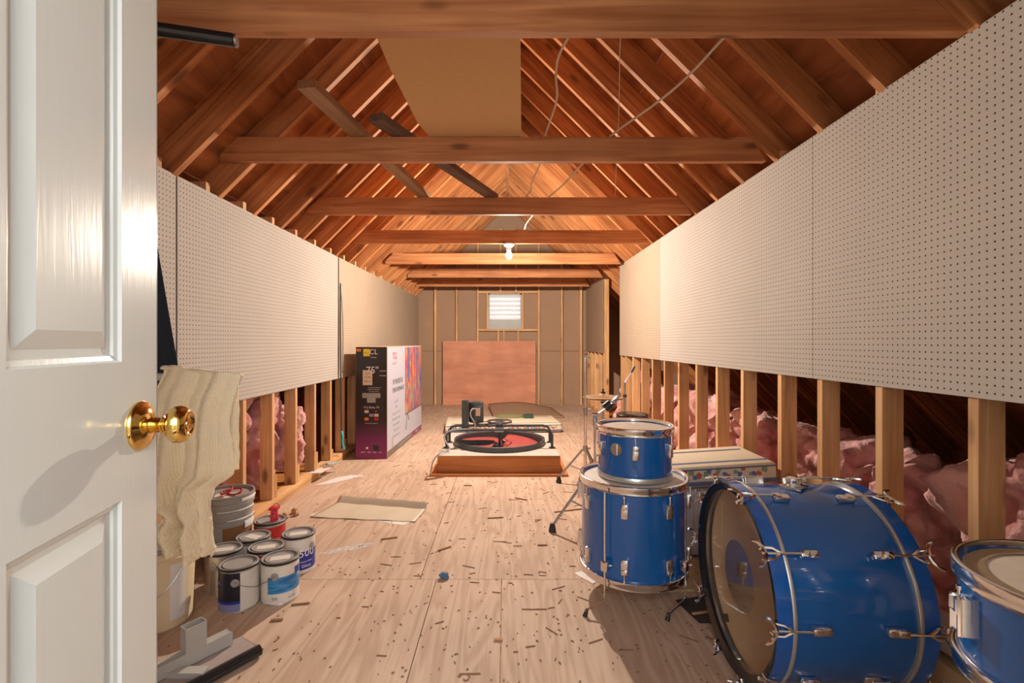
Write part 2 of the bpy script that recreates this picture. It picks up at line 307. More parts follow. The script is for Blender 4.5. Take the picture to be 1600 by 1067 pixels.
# ------------------------------------------------------------------ helpers
class MB:
    def __init__(s): s.bm = bmesh.new(); s.mi = 0
    def _fin(s, fs):
        for f in fs: f.material_index = s.mi
    def box(s, c, d, rot=None, bev=0):
        r = bmesh.ops.create_cube(s.bm, size=1); vs = r['verts']
        Mx = Matrix.Translation(Vector(c)) @ ((rot.to_matrix().to_4x4() if isinstance(rot, Euler) else rot) if rot is not None else Matrix()) @ Matrix.Diagonal((d[0], d[1], d[2], 1))
        for v in vs: v.co = Mx @ v.co
        fs = list({f for v in vs for f in v.link_faces}); s._fin(fs)
        if bev:
            es = list({e for v in vs for e in v.link_edges}); rr = bmesh.ops.bevel(s.bm, geom=es, offset=bev, segments=2, affect='EDGES', profile=.5); s._fin(rr['faces'])
        return s
    def lathe(s, prof, seg=32, mat=None, a0=0, a1=2 * PI, cap=False):
        """profile [(r,z)] about Z, transformed by mat"""
        mat = mat or Matrix(); full = abs(a1 - a0 - 2 * PI) < 1e-6; n = seg if full else seg + 1
        rings = []
        for (r, z) in prof:
            if r < 1e-6 and full: rings.append([s.bm.verts.new(mat @ Vector((0, 0, z)))])
            else: rings.append([s.bm.verts.new(mat @ Vector((r * math.cos(a0 + (a1 - a0) * i / seg), r * math.sin(a0 + (a1 - a0) * i / seg), z))) for i in range(n)])
        fs = []
        for a, b in zip(rings, rings[1:]):
            for i in range(seg):
                j = (i + 1) % n if full else i + 1
                if len(a) == 1 and len(b) == 1: continue
                if len(a) == 1: fs.append(s.bm.faces.new((a[0], b[i], b[j])))
                elif len(b) == 1: fs.append(s.bm.faces.new((a[i], a[j], b[0])))
                else: fs.append(s.bm.faces.new((a[i], a[j], b[j], b[i])))
        s._fin(fs); return s
    def cyl(s, p0, p1, r, seg=16, r2=None):
        p0 = Vector(p0); p1 = Vector(p1); d = p1 - p0; L = d.length
        q = d.to_track_quat('Z', 'Y').to_matrix().to_4x4(); r2 = r if r2 is None else r2
        return s.lathe([(0, 0), (r, 0), (r2, L), (0, L)], seg, Matrix.Translation(p0) @ q)
    def tube(s, pts, r, seg=8, sm=0):
        pts = [Vector(p) for p in pts]
        for _ in range(sm):
            q = [pts[0]]
            for a, b in zip(pts, pts[1:]): q += [a * .75 + b * .25, a * .25 + b * .75]
            q.append(pts[-1]); pts = q
        rings = []; up = Vector((.13, .21, .97)).normalized()
        for i, p in enumerate(pts):
            t = (pts[min(i + 1, len(pts) - 1)] - pts[max(i - 1, 0)]).normalized()
            x = up - t * up.dot(t)
            if x.length < 1e-3: x = t.orthogonal()
            x.normalize(); up = x; y = t.cross(x)
            rings.append([s.bm.verts.new(p + (x * math.cos(2 * PI * k / seg) + y * math.sin(2 * PI * k / seg)) * r) for k in range(seg)])
        fs = []
        for a, b in zip(rings, rings[1:]):
            for k in range(seg): fs.append(s.bm.faces.new((a[k], a[(k + 1) % seg], b[(k + 1) % seg], b[k])))
        fs.append(s.bm.faces.new(rings[0][::-1])); fs.append(s.bm.faces.new(rings[-1])); s._fin(fs); return s
    def prism(s, pts, z0, z1, mat=None):
        mat = mat or Matrix()
        a = [s.bm.verts.new(mat @ Vector((x, y, z0))) for x, y in pts]; b = [s.bm.verts.new(mat @ Vector((x, y, z1))) for x, y in pts]
        n = len(pts); fs = [s.bm.faces.new(a[::-1]), s.bm.faces.new(b)]
        for i in range(n): fs.append(s.bm.faces.new((a[i], a[(i + 1) % n], b[(i + 1) % n], b[i])))
        s._fin(fs); return s
    def grid(s, fn, nu, nv):
        v = [[s.bm.verts.new(fn(i / nu, j / nv)) for i in range(nu + 1)] for j in range(nv + 1)]
        fs = [s.bm.faces.new((v[j][i], v[j][i + 1], v[j + 1][i + 1], v[j + 1][i])) for j in range(nv) for i in range(nu)]; s._fin(fs); return s
    def text(s, body, size, mat, depth=.0006, wrap=None, align='CENTER'):
        cu = bpy.data.curves.new('t', 'FONT'); cu.body = body; cu.size = size; cu.align_x = align; cu.align_y = 'CENTER'; cu.resolution_u = 2
        if depth: cu.extrude = depth
        ob = bpy.data.objects.new('t', cu); C.objects.link(ob); dg = bpy.context.evaluated_depsgraph_get(); dg.update()
        me = bpy.data.meshes.new_from_object(ob.evaluated_get(dg)); n0 = len(s.bm.verts); f0 = len(s.bm.faces); s.bm.from_mesh(me)
        s.bm.verts.ensure_lookup_table(); s.bm.faces.ensure_lookup_table()
        for v in s.bm.verts[n0:]:
            if wrap: v.co = wrap(v.co)
            v.co = mat @ v.co
        s._fin(s.bm.faces[f0:])
        bpy.data.objects.remove(ob); bpy.data.curves.remove(cu); bpy.data.meshes.remove(me); return s
    def build(s, name, mats, parent=None, smooth=True, ang=35, loc=None, rot=None):
        me = bpy.data.meshes.new(name)
        bmesh.ops.recalc_face_normals(s.bm, faces=s.bm.faces) if len(s.bm.faces) < 60000 else None
        s.bm.to_mesh(me); s.bm.free()
        for m in (mats if isinstance(mats, (list, tuple)) else [mats]): me.materials.append(m)
        if smooth:
            me.polygons.foreach_set('use_smooth', [True] * len(me.polygons)); me.set_sharp_from_angle(angle=R_(ang))
        o = bpy.data.objects.new(name, me); C.objects.link(o)
        if parent: o.parent = parent
        if loc: o.location = loc
        if rot: o.rotation_euler = rot
        return o
def empty(name, loc=(0, 0, 0), rot=(0, 0, 0)):
    o = bpy.data.objects.new(name, None); C.objects.link(o); o.location = loc; o.rotation_euler = rot; o.empty_display_size = .1; return o
def tag(o, label, cat, group=None, kind=None):
    o['label'] = label; o['category'] = cat
    if group: o['group'] = group
    if kind: o['kind'] = kind
    return o
def struct(o, label=None):
    o['kind'] = 'structure'
    if label: o['label'] = label
    return o
cache = {}
def board(name, p0, p1, width, thick, mat, parent, face=(0, 0, 1)):
    """lumber from p0 to p1; 'width' runs along 'face' direction; centred"""
    p0 = Vector(p0); p1 = Vector(p1); x = (p1 - p0); L = x.length; x.normalize()
    z = Vector(face); z = (z - x * z.dot(x)).normalized(); y = z.cross(x)
    key = (round(L, 4), width, thick, mat.name)
    if key not in cache:
        b = MB(); b.box((0, 0, 0), (L, thick, width), bev=.0016); o = b.build(name, mat, smooth=False); cache[key] = o.data
    else:
        o = bpy.data.objects.new(name, cache[key]); C.objects.link(o)
    Mx = Matrix((x, y, z)).transposed().to_4x4(); Mx.translation = (p0 + p1) / 2
    o.matrix_local = Mx; o.parent = parent
    return o

XL, XR = -1.678, 1.55
YB = 9.45
# ------------------------------------------------------------------ floor
fl = struct(empty('floor'), 'pale plywood sheet attic floor scattered with wood chips')
b = MB(); b.box((0, 4.55, -.05), (7.6, 10.4, .07)); b.build('subfloor', M['curb'], fl, smooth=False)
def sheet(x0, x1, y0, y1):
    b = MB(); g = .0016; b.box(((x0 + x1) / 2, (y0 + y1) / 2, -.0075), (x1 - x0 - 2 * g, y1 - y0 - 2 * g, .015), bev=.0012); b.build('plywood_sheet', M['floor'], fl, smooth=False)
rows = [(-.15, 2.49, [-1.77, -1.575, -.355, -.02, .865, 1.66]), (2.49, 4.93, [-1.77, -1.66, -.44, .80, 1.66]), (4.93, 7.37, [-1.77, -1.66, -.44, .83, 1.66]), (7.37, 9.5, [-1.77, -1.05, .25, .86, 1.66])]
for y0, y1, xs in rows:
    for a, c_ in zip(xs, xs[1:]): sheet(a, c_, y0, y1)

# ------------------------------------------------------------------ roof (ceiling)
roof = struct(empty('ceiling'), 'open pitched rafter roof with plywood sheathing and collar ties')
CL, CR = 3.74, 3.80      # left underside z = CL + x ; right underside z = CR - x
s2 = math.sqrt(.5); D = .14; T = .038
YR = [1.585 + .39 * k for k in range(-4, 20)]
def rafter(side, y):
    key = ('r', side)
    Lr = ((1.97 + XR) if side > 0 else (1.88 - XL)) * math.sqrt(2)
    if key not in cache:
        b = MB(); b.prism([(0, 0), (Lr, 0), (Lr + D, D), (0, D)], -T / 2, T / 2); o = b.build('rafter', M['rafter'], smooth=False); cache[key] = o.data
    else:
        o = bpy.data.objects.new('rafter', cache[key]); C.objects.link(o)
    # local x up the slope, local y out of the roof
    if side > 0: x = Vector((-s2, 0, s2)); n = Vector((s2, 0, s2)); top = Vector((.047, y, CR - .047))
    else: x = Vector((s2, 0, s2)); n = Vector((-s2, 0, s2)); top = Vector((.013, y, CL + .013))
    Mx = Matrix((x, n, x.cross(n))).transposed().to_4x4(); Mx.translation = top - x * Lr; o.matrix_local = Mx; o.parent = roof
for yr in YR:
    yl = yr + .076
    rafter(1, yr + T / 2)
    if yl < 9.3: rafter(-1, yl + T / 2)
board('ridge_board', (.03, -.1, 3.82), (.03, 9.40, 3.82), .19, .034, M['ridge'], roof)
# sheathing sheets laid across the rafters
def roof_sheet(side, s0, s1, y0, y1):
    off = D + .008; L = s1 - s0
    if side > 0: base = Vector((.03, 0, CR - .03)); d = Vector((s2, 0, -s2)); n = Vector((s2, 0, s2))
    else: base = Vector((.03, 0, CL + .03)); d = Vector((-s2, 0, -s2)); n = Vector((-s2, 0, s2))
    c_ = base + d * ((s0 + s1) / 2) + n * off + Vector((0, (y0 + y1) / 2, 0))
    b = MB(); b.box((0, 0, 0), (y1 - y0 - .003, L - .003, .012))
    o = b.build('roof_sheathing', M['sheath'], roof, smooth=False)
    Mx = Matrix((Vector((0, 1, 0)), d, Vector((0, 1, 0)).cross(d))).transposed().to_4x4(); Mx.translation = c_; o.matrix_local = Mx
ys = [-.2, 1.2, 3.64, 6.08, 8.52, 9.5]
for side in (1, -1):
    for i, (s0, s1) in enumerate([(-.16, 1.2), (1.2, 2.42), (2.42, 3.64), (3.64, 5.35)]):
        yy = ys if i % 2 == 0 else [-.2, 2.42, 4.86, 7.3, 9.5]
        for a, c_ in zip(yy, yy[1:]): roof_sheet(side, s0, s1, a, c_)
for sx, cc in ((1, CR), (-1, CL)):
    b = MB(); b.box((sx * 3.66, 4.65, .12), (.03, 10.2, .5)); b.build('eave_light_stop', M['sheath'], roof, smooth=False)  # added board that stops outside light leaking in under the eave
# collar ties
def tie(k, zb, xl, xr, clipl=True):
    y = 1.623 + .39 * k; h = .14
    b = MB(); pts = [(xl, zb), (xr, zb), (xr - .09 if clipl else xr, zb + h), (xl + .10, zb + h), (xl, zb + .045)]
    b.prism([(p[0], p[1]) for p in pts], 0, T, Matrix.Translation((0, y + T, 0)) @ Matrix.Rotation(PI / 2, 4, 'X'))
    o = b.build('collar_tie', M['tie'], roof, smooth=False); return o
zc = 1.22 + 1.038
tie(0, zc, -1.72, 1.60); tie(3, zc, -1.645, 1.50); tie(6, zc, -1.62, 1.52); tie(9, zc, -1.60, 1.54)
tie(12, 1.22 + 1.006, -1.56, 1.50); tie(15, 1.22 + .985, -1.51, 1.50); tie(18, 1.22 + .98, -1.60, 1.50)

# ------------------------------------------------------------------ back wall
bw = struct(empty('wall_back', (0, YB, 0)), 'brown fibreboard gable wall with exposed studs')
def fb(x0, x1, z0, z1, top=None):
    b = MB()
    if top is None: pts = [(x0, z0), (x1, z0), (x1, z1), (x0, z1)]
    else: pts = [(x0, z0), (x1, z0)] + top
    b.prism(pts, -.012, 0, Matrix.Rotation(PI / 2, 4, 'X')); b.build('fibreboard_sheet', M['fibre'], bw, smooth=False)
g = .002; vx0, vx1, vz0, vz1 = -.333, .309, 1.46, 2.15
def zl(x): return min(3.93, CL + x + .19) if x < .03 else min(3.93, CR - x + .19)
fb(-3.6, -1.358 - g, 0, 1.03); fb(-1.358 + g, .06 - g, 0, 1.03); fb(.06 + g, 1.087 - g, 0, 1.03); fb(1.087 + g, 3.6, 0, 1.03)
fb(-2.85, -.537 - g, 1.036, 0, [(-.537 - g, zl(-.537)), (-2.85, 1.08)])
fb(.642 + g, 2.9, 1.036, 0, [(2.9, 1.08), (.642 + g, zl(.642))])
fb(-.537 + g, vx0, 1.036, 2.16); fb(vx1, .642 - g, 1.036, 2.16); fb(vx0, vx1, 1.036, vz0)
fb(-.537 + g, .642 - g, 2.165, 0, [(.642 - g, zl(.642)), (.03, 3.95), (-.537 + g, zl(-.537))])
for x in (-1.358, -.945, -.537, .642, 1.087, 1.457, -1.78, 1.87): 
    board('stud', (x, -.045, .001), (x, -.045, zl(x) - .17), .089, .038, M['stud'], bw, face=(0, 1, 0))
for z in (2.171, 1.442): board('header', (-.518, -.045, z), (.623, -.045, z), .089, .038, M['stud'], bw, face=(0, 1, 0))
for x in (-.352, .328): board('jamb', (x, -.045, 1.461), (x, -.045, 2.152), .089, .038, M['stud'], bw, face=(0, 1, 0))
for x in (-.14, -.033, .245): 
    board('cripple_stud', (x, -.045, .001), (x, -.045, 1.423), .089, .032, M['stud'], bw, face=(0, 1, 0))
for x in (-.1, .2): board('cripple_stud', (x, -.045, 2.19), (x, -.045, 3.4), .089, .032, M['stud'], bw, face=(0, 1, 0))
b = MB(); b.prism([(-3.7, -.1), (3.7, -.1), (3.7, .3), (.03, 4.1), (-3.7, .3)], 0, .02, Matrix.Translation((0, .05, 0)) @ Matrix.Rotation(PI / 2, 4, 'X')) if False else None
for pts in ([(-3.7, -.1), (3.7, -.1), (3.7, 1.45), (-3.7, 1.45)], [(-3.7, 1.45), (vx0, 1.45), (vx0, 2.16), (-1.9, 2.16), (-3.7, .6)], [(vx1, 1.45), (3.7, 1.45), (3.7, .6), (1.95, 2.16), (vx1, 2.16)], [(-2.2, 2.16), (2.2, 2.16), (.03, 4.2)]):
    b = MB(); b.prism(pts, -.04, -.02, Matrix.Rotation(PI / 2, 4, 'X')); b.build('gable_light_stop', M['curb'], bw, smooth=False)  # added backing that blocks daylight through the fibreboard gaps
# louvred gable vent
wv = struct(empty('window_1', (0, YB, 0)), 'white louvred gable vent letting in daylight')
b = MB()
for x in (vx0 + .012, vx1 - .012): b.box((x, -.02, (vz0 + vz1) / 2), (.024, .07, vz1 - vz0))
b.box(((vx0 + vx1) / 2, -.02, vz1 - .012), (vx1 - vx0, .07, .024)); b.build('vent_frame', M['greylid'], wv, smooth=False)
b = MB(); b.box(((vx0 + vx1) / 2, 0, vz0 + .1), (vx1 - vx0 - .03, .02, .2)); b.build('lower_flap', M['greycord'], wv, smooth=False)
for i in range(6):
    b = MB(); b.box((0, 0, 0), (vx1 - vx0 - .05, .016, .112)); b.build('louvre_slat', M['whitelouvre'], wv, smooth=False, loc=((vx0 + vx1) / 2, .01, vz0 + .225 + i * .086), rot=(R_(-38), 0, 0))

# ------------------------------------------------------------------ knee walls
def panel(parent, x, y0, y1, z0, z1, mat, th=.006):
    b = MB(); sg = 1 if x > 0 else -1
    b.box((x + sg * th / 2, (y0 + y1) / 2, (z0 + z1) / 2), (th, y1 - y0, z1 - z0)); b.build('pegboard_panel', mat, parent, smooth=False)
wl = struct(empty('wall_left'), 'left knee wall of studs half covered by pegboard panels')
wr = struct(empty('wall_right'), 'right knee wall of studs half covered by pegboard panels')
zl0, zl1 = .8475, 2.067
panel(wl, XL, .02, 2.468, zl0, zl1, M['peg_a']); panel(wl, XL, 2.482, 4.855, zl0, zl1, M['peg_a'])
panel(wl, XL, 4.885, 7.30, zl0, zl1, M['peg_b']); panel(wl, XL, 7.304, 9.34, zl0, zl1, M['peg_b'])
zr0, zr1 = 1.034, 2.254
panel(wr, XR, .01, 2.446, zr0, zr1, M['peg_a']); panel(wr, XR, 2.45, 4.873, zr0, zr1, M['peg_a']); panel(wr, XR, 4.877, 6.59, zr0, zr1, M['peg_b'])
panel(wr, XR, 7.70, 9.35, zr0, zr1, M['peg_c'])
random.seed(5)
for k in range(-6, 19):
    y = 2.34 + .387 * k
    if y < .02 or y > 9.3: continue
    x = XL - .007 - .0445
    board('stud', (x, y + .019, .076), (x, y + .019, 2.12), .089, .038, M['stud'], wl, face=(1, 0, 0))
    board('block', (x, y + .060, .076), (x, y + .060, .19 + random.uniform(-.03, .05)), .089, .038, M['stud'], wl, face=(1, 0, 0))
for z in (.019, .057): board('bottom_plate', (XL - .045, 0, z), (XL - .045, 9.34, z), .09, .036, M['stud'], wl, face=(1, 0, 0))
ks = [1.596, 2.005, 2.386, 2.739, 3.175, 3.56, 3.943, 4.35, 4.74, 5.13, 5.53, 5.92, 6.30, 6.53, .43, .82, 1.2, 7.72, 8.1, 8.49, 8.88, 9.2]
for y in ks:
    x = XR + .007 + .0445; ztop = 2.3
    if y > 7.6: ztop = 2.36
    board('stud', (x, y + .019, .04), (x, y + .019, ztop), .089, .038, M['knotty'] if y in (2.386, 2.739) else M['stud'], wr, face=(1, 0, 0))
board('bottom_plate', (XR + .052, 0, .02), (XR + .052, 6.6, .02), .09, .038, M['stud'], wr, face=(1, 0, 0))
board('bottom_plate', (XR + .052, 7.7, .02), (XR + .052, 9.34, .02), .09, .038, M['stud'], wr, face=(1, 0, 0))
board('brace', (2.35, 6.95, .9), (1.62, 6.95, 2.15), .089, .038, M['greyplank'], wr, face=(0, 0, 1))

# ------------------------------------------------------------------ front wall with doorway and hall behind the camera
wf = struct(empty('wall_front'), 'painted wall with the doorway the view looks through')
b = MB(); y0, y1 = -.17, -.06
for x0, x1, z0, z1 in ((-3.6, -.46, 0, 4.0), (.40, 3.6, 0, 4.0), (-.46, .40, 2.12, 4.0)): b.box(((x0 + x1) / 2, (y0 + y1) / 2, (z0 + z1) / 2), (x1 - x0, y1 - y0, z1 - z0))
b.build('wall_board', M['wallpaint'], wf, smooth=False)
b = MB()
for x in (-.455, .395): b.box((x, -.115, 1.06), (.03, .16, 2.12))
b.box((-.03, -.115, 2.115), (.88, .16, .03)); b.build('door_frame', M['wallpaint'], wf, smooth=False)
hw = struct(empty('wall_hall'), 'white hallway shell behind the doorway')
b = MB(); b.box((0, -1.3, -.05), (2.6, 2.3, .07)); b.build('hall_floor', M['hall_floor'], hw, smooth=False)
b = MB(); b.box((0, -2.45, 1.25), (2.6, .05, 2.6)); b.box((-1.3, -1.3, 1.25), (.05, 2.3, 2.6)); b.box((1.3, -1.3, 1.25), (.05, 2.3, 2.6)); b.box((0, -1.3, 2.55), (2.6, 2.3, .05)); b.build('hall_board', M['wallpaint'], hw, smooth=False)

# ------------------------------------------------------------------ door
ang = R_(11.2)
dr = struct(empty('door_1', (-.56, .78, 0), (0, 0, 0)), 'open white six panel door with brass knob')
dv = Vector((math.sin(ang), -math.cos(ang), 0)); nv = Vector((math.cos(ang), math.sin(ang), 0))
dr.matrix_world = Matrix((dv, nv, Vector((0, 0, 1)))).transposed().to_4x4() ; dr.location = (-.56, .78, 0)
# local x = away from free edge, local y = room-facing normal, z up  (left-handed basis avoided below)
dr.rotation_euler = (0, 0, math.atan2(dv.y, dv.x)); dr.location = (-.56, .78, 0)
# with this rotation local +y = (-dv.y, dv.x) = (cos, sin) = nv
b = MB()
W_, H_ = .70, 2.1
pans = [(.098, .298), (.402, .602)]; zr = [(.22, .996), (1.191, 1.86), (1.93, 2.03)]
us = [0, .098, .298, .402, .602, W_]; zs = [.008, .22, .996, 1.191, 1.86, 1.93, 2.03, H_]
for i in range(5):
    for j in range(7):
        isp = i in (1, 3) and j in (1, 3, 5)
        u0, u1, z0, z1 = us[i], us[i + 1], zs[j], zs[j + 1]
        if not isp:
            vs = [b.bm.verts.new(p) for p in ((u0, 0, z0), (u1, 0, z0), (u1, 0, z1), (u0, 0, z1))]; b.bm.faces.new(vs)
        else:
            prof = [(0, 0), (.003, -.004), (.009, -.006), (.011, -.009), (.017, -.010), (.020, -.010), (.042, -.0015)]
            if z1 - z0 < .15: prof = prof[:5]
            prev = None
            for o_, d_ in prof:
                cur = [b.bm.verts.new(p) for p in ((u0 + o_, d_, z0 + o_), (u1 - o_, d_, z0 + o_), (u1 - o_, d_, z1 - o_), (u0 + o_, d_, z1 - o_))]
                if prev:
                    for q in range(4): b.bm.faces.new((prev[q], prev[(q + 1) % 4], cur[(q + 1) % 4], cur[q]))
                prev = cur
            b.bm.faces.new(prev)
b.box((W_ / 2, -.0235, H_ / 2), (W_ - .0005, .022, H_ - .001)); 
b.box((.0015, -.017, H_ / 2), (.003, .034, H_ - .002))
bmesh.ops.remove_doubles(b.bm, verts=b.bm.verts, dist=.00005)
b.build('door_slab', M['door'], dr, ang=20)
ku, kz = .052, 1.094
Mk = Matrix.Translation((ku, 0, kz)) @ Matrix.Rotation(-PI / 2, 4, 'X')
b = MB(); b.lathe([(0, 0), (.0365, 0), (.037, .003), (.034, .007), (.030, .008), (.027, .012), (.016, .015), (.012, .016)], 48, Mk)
b.lathe([(.0115, .014), (.0115, .030), (.013, .031), (.013, .033), (.011, .034), (.0115, .037), (.017, .039), (.0235, .043), (.0275, .049), (.0285, .055), (.026, .062), (.021, .067), (.0165, .0685), (.0155, .068), (.0145, .066), (.009, .0655), (.0085, .067), (.004, .0675), (0, .0675)], 48, Mk)
b.build('door_handle', M['brass'], dr, ang=60)
# ------------------------------------------------------------------ bulb
lf = tag(empty('ceiling_bulb', (BULB.x, BULB.y, 2.10)), 'bare lit bulb in a white lampholder under the fourth collar tie', 'light')
b = MB(); b.lathe([(0, .158), (.057, .158), (.057, .147), (.045, .132), (.028, .118), (.024, .085), (.018, .083)], 32); b.build('lampholder', M['ceramic'], lf)
b = MB(); b.lathe([(0, -.006), (.014, -.004), (.026, .006), (.034, .022), (.036, .036), (.032, .052), (.022, .068), (.015, .08), (.014, .09)], 24); b.build('bulb', M['bulb'], lf)

# ------------------------------------------------------------------ things overhead
b = MB()
b.prism([(-.50, 1.25), (.035, 1.25), (.062, 2.0), (.092, 2.84), (-.43, 2.84), (-.475, 2.62), (-.50, 2.1)], 2.400, 2.412); o = b.build('fibreboard_sheet', M['tanboard'], smooth=False)
tag(o, 'tan fibreboard sheet laid flat across the nearest two collar ties', 'board')
def loose(name, p0, p1, wdt, th, mat, label):
    e = board(name, p0, p1, wdt, th, mat, None, face=(1, 0, 0)); tag(e, label, 'plank'); return e
loose('loose_plank', (-.93, 2.26, 2.421), (-.665, 4.04, 2.421), .09, .04, M['greyplank'], 'left of two loose brown planks lying across the second and third collar ties')
loose('loose_plank', (-.695, 2.60, 2.421), (-.10, 4.04, 2.421), .088, .04, M['darkplank'], 'right, darker loose plank crossing the collar ties toward the ridge')
cb = [
 ('pale flat cable looping down beside the fibreboard sheet', [(.24, 1.66, 2.41), (.26, 1.9, 2.433), (.228, 2.1, 2.464), (.235, 2.3, 2.48), (.272, 2.5, 2.472), (.232, 2.72, 2.408), (.225, 2.85, 2.406), (.236, 3.2, 2.40), (.185, 3.65, 2.40), (.205, 3.8, 2.41), (.167, 3.98, 2.407)], .006),
 ('long pale cable swagged from the right roof side to the bulb', [(.90, 1.64, 2.41), (.856, 1.87, 2.41), (.814, 2.15, 2.397), (.744, 2.4, 2.395), (.60, 2.78, 2.404), (.515, 3.2, 2.404), (.43, 3.6, 2.38), (.349, 3.98, 2.404), (.30, 4.5, 2.46), (.278, 4.9, 2.50), (.20, 5.0, 2.42), (.21, 5.15, 2.407), (.1, 5.155, 2.407)], .006),
 ('thin pale wire strung between the two nearest ties, right of the board', [(.42, 1.64, 2.40), (.44, 1.87, 2.412), (.54, 2.3, 2.43), (.645, 2.78, 2.403), (.75, 3.3, 2.38), (.90, 3.98, 2.403)], .002)]
for lab, pts, r in cb:
    b = MB(); b.tube(pts, r, 6, sm=2); tag(b.build('cable', M['cable']), lab, 'cable')
b = MB(); b.lathe([(0, 0), (.021, 0), (.021, .72), (.0195, .72), (.0195, .722), (0, .722)], 24)
o = b.build('hanging_rod', [M['blackgloss']]); 
p0 = Vector((-1.58, 1.40, 2.205)); p1 = Vector((-.872, 1.57, 2.193)); d = p1 - p0
o.location = p0; o.rotation_euler = d.to_track_quat('Z', 'Y').to_euler()
b = MB(); b.lathe([(0, d.length - .003), (.0205, d.length - .003), (.0205, d.length + .003), (0, d.length + .004)], 24); b.build('end_cap', M['steel'], o)
tag(o, 'black round rod jutting out above the open door near the left rafters', 'rod')

# ------------------------------------------------------------------ insulation behind the knee walls
def batt(loc, dim, rot, seed, label, n=36):
    b = MB(); bmesh.ops.create_cube(b.bm, size=2)
    bmesh.ops.subdivide_edges(b.bm, edges=b.bm.edges, cuts=n, use_grid_fill=True)
    dx, dy, dz = dim[0] / 2, dim[1] / 2, dim[2] / 2; off = Vector((seed * 7.3, seed * 3.1, seed * 1.7))
    for v in b.bm.verts:
        p = v.co.copy(); nrm = (abs(p.x) ** 5 + abs(p.y) ** 5 + abs(p.z) ** 5) ** .2; p = p / nrm
        q = Vector((p.x * dx, p.y * dy, p.z * dz)); dirn = Vector((p.x / dx, p.y / dy, p.z / dz)).normalized()
        a = mnoise.noise(q * 3.2 + off) * .11 + mnoise.noise(q * 8 + off) * .05 + mnoise.turbulence(q * 9 + off, 4, False) * .04 + mnoise.noise(q * 45 + off) * .008
        rid = abs(mnoise.noise(q * 4.5 - off)); a -= max(0, .12 - rid) * .28
        v.co = q + dirn * a
    for v in b.bm.verts: v.co.z = v.co.z
    o = b.build('insulation_batt', M['pink'], ang=180, loc=loc, rot=[R_(r) for r in rot])
    zmin = min((o.matrix_world @ v.co).z for v in o.data.vertices) if False else None
    tag(o, label, 'insulation', 'pink insulation batts behind the knee walls'); return o
batt((1.98, 1.62, .42), (.34, .72, .78), (4, -24, 4), 1, 'large dull pink insulation sheet leaning behind the nearest right studs')
batt((1.97, 2.30, .34), (.36, .40, .62), (0, -14, -8), 2, 'pale pink insulation batt bulging past the third right stud, above the bass drum')
batt((2.04, 2.93, .40), (.44, .52, .62), (10, -10, 12), 3, 'pink insulation heap behind the studs just past the right end of the floral mattress')
batt((2.0, 3.72, .36), (.42, .7, .58), (-5, 0, -10), 4, 'pink insulation heap behind the floral mattress')
batt((2.05, 4.55, .35), (.5, .8, .62), (5, 5, 10), 5, 'pink insulation behind the studs, right of the round drum seat')
batt((2.05, 5.5, .38), (.5, .9, .62), (0, 0, 0), 6, 'pink insulation behind the studs by the black drum seat')
batt((1.86, 6.75, .48), (.36, .5, .8), (0, 22, 6), 7, 'tall pink insulation batt leaning in the dark gap of the right wall')
batt((2.85, 2.0, .2), (.6, 1.5, .34), (0, 0, 5), 8, 'low pink insulation under the right eave, behind the nearest sheet')
batt((2.85, 3.8, .2), (.6, 1.7, .34), (0, 0, -5), 9, 'low pink insulation under the right eave, far behind the mattress')
batt((-2.02, 2.93, .36), (.36, .42, .66), (0, 10, 5), 11, 'pink insulation behind the left studs, above the grey bucket')
batt((-2.04, 3.32, .55), (.36, .36, .78), (0, 12, -10), 12, 'tall pink insulation filling the second left stud bay right of the towel')
batt((-1.99, 3.72, .5), (.34, .3, .72), (8, 6, 10), 13, 'tall pink insulation in the third left stud bay right of the towel')
batt((-1.90, 4.08, .42), (.34, .26, .5), (0, -4, 20), 14, 'fluffy pink insulation poking out between the left studs near the boxed television')
batt((-2.8, 3.4, .2), (.6, 1.9, .34), (0, 0, 0), 15, 'low pink insulation under the left eave')

# ------------------------------------------------------------------ drums
def tension_lugs(th, n, phase, Rs, z, up, long=.068, rod=.045):
    for i in range(n):
        a = R_(phase + 360 / n * i); c_, s_ = math.sin(a), -math.cos(a)     # angle from -Y toward +X
        Mx = Matrix.Translation((c_ * Rs, s_ * Rs, z)) @ Matrix.Rotation(a, 4, 'Z')   # local -Y outward
        b = MB()
        pr = [(-.012, -.5), (.012, -.5), (.0135, .2), (.011, .5), (-.011, .5), (-.0135, .2)]
        b.box(tuple(Mx @ Vector((0, -.008, 0))), (.033, .022, long), Matrix.Rotation(a, 4, 'Z'), bev=.006)
        b.box(tuple(Mx @ Vector((0, -.014, up * long * .32))), (.026, .02, long * .35), Matrix.Rotation(a, 4, 'Z'), bev=.004)
        o = b.build('lug', M['chrome'], th)
        b = MB(); p = Mx @ Vector((0, -.016, 0)); b.cyl((p.x, p.y, z + up * long * .3), (p.x, p.y, z + up * (long * .5 + rod)), .0032, 8); b.cyl((p.x, p.y, z + up * (long * .5 + rod - .008)), (p.x, p.y, z + up * (long * .5 + rod)), .0055, 8); b.build('tension_rod', M['chrome'], o)
def hoop(th, R, z, h, name='hoop', up=1):
    b = MB(); b.lathe([(R - .011, z), (R - .003, z - .002), (R + .002, z + h * .1), (R, z + h * .45), (R + .003, z + h * .55), (R + .002, z + h), (R - .004, z + h + .003), (R - .011, z + h), (R - .011, z)], 72)
    return b.build(name, M['chrome'], th, ang=50)
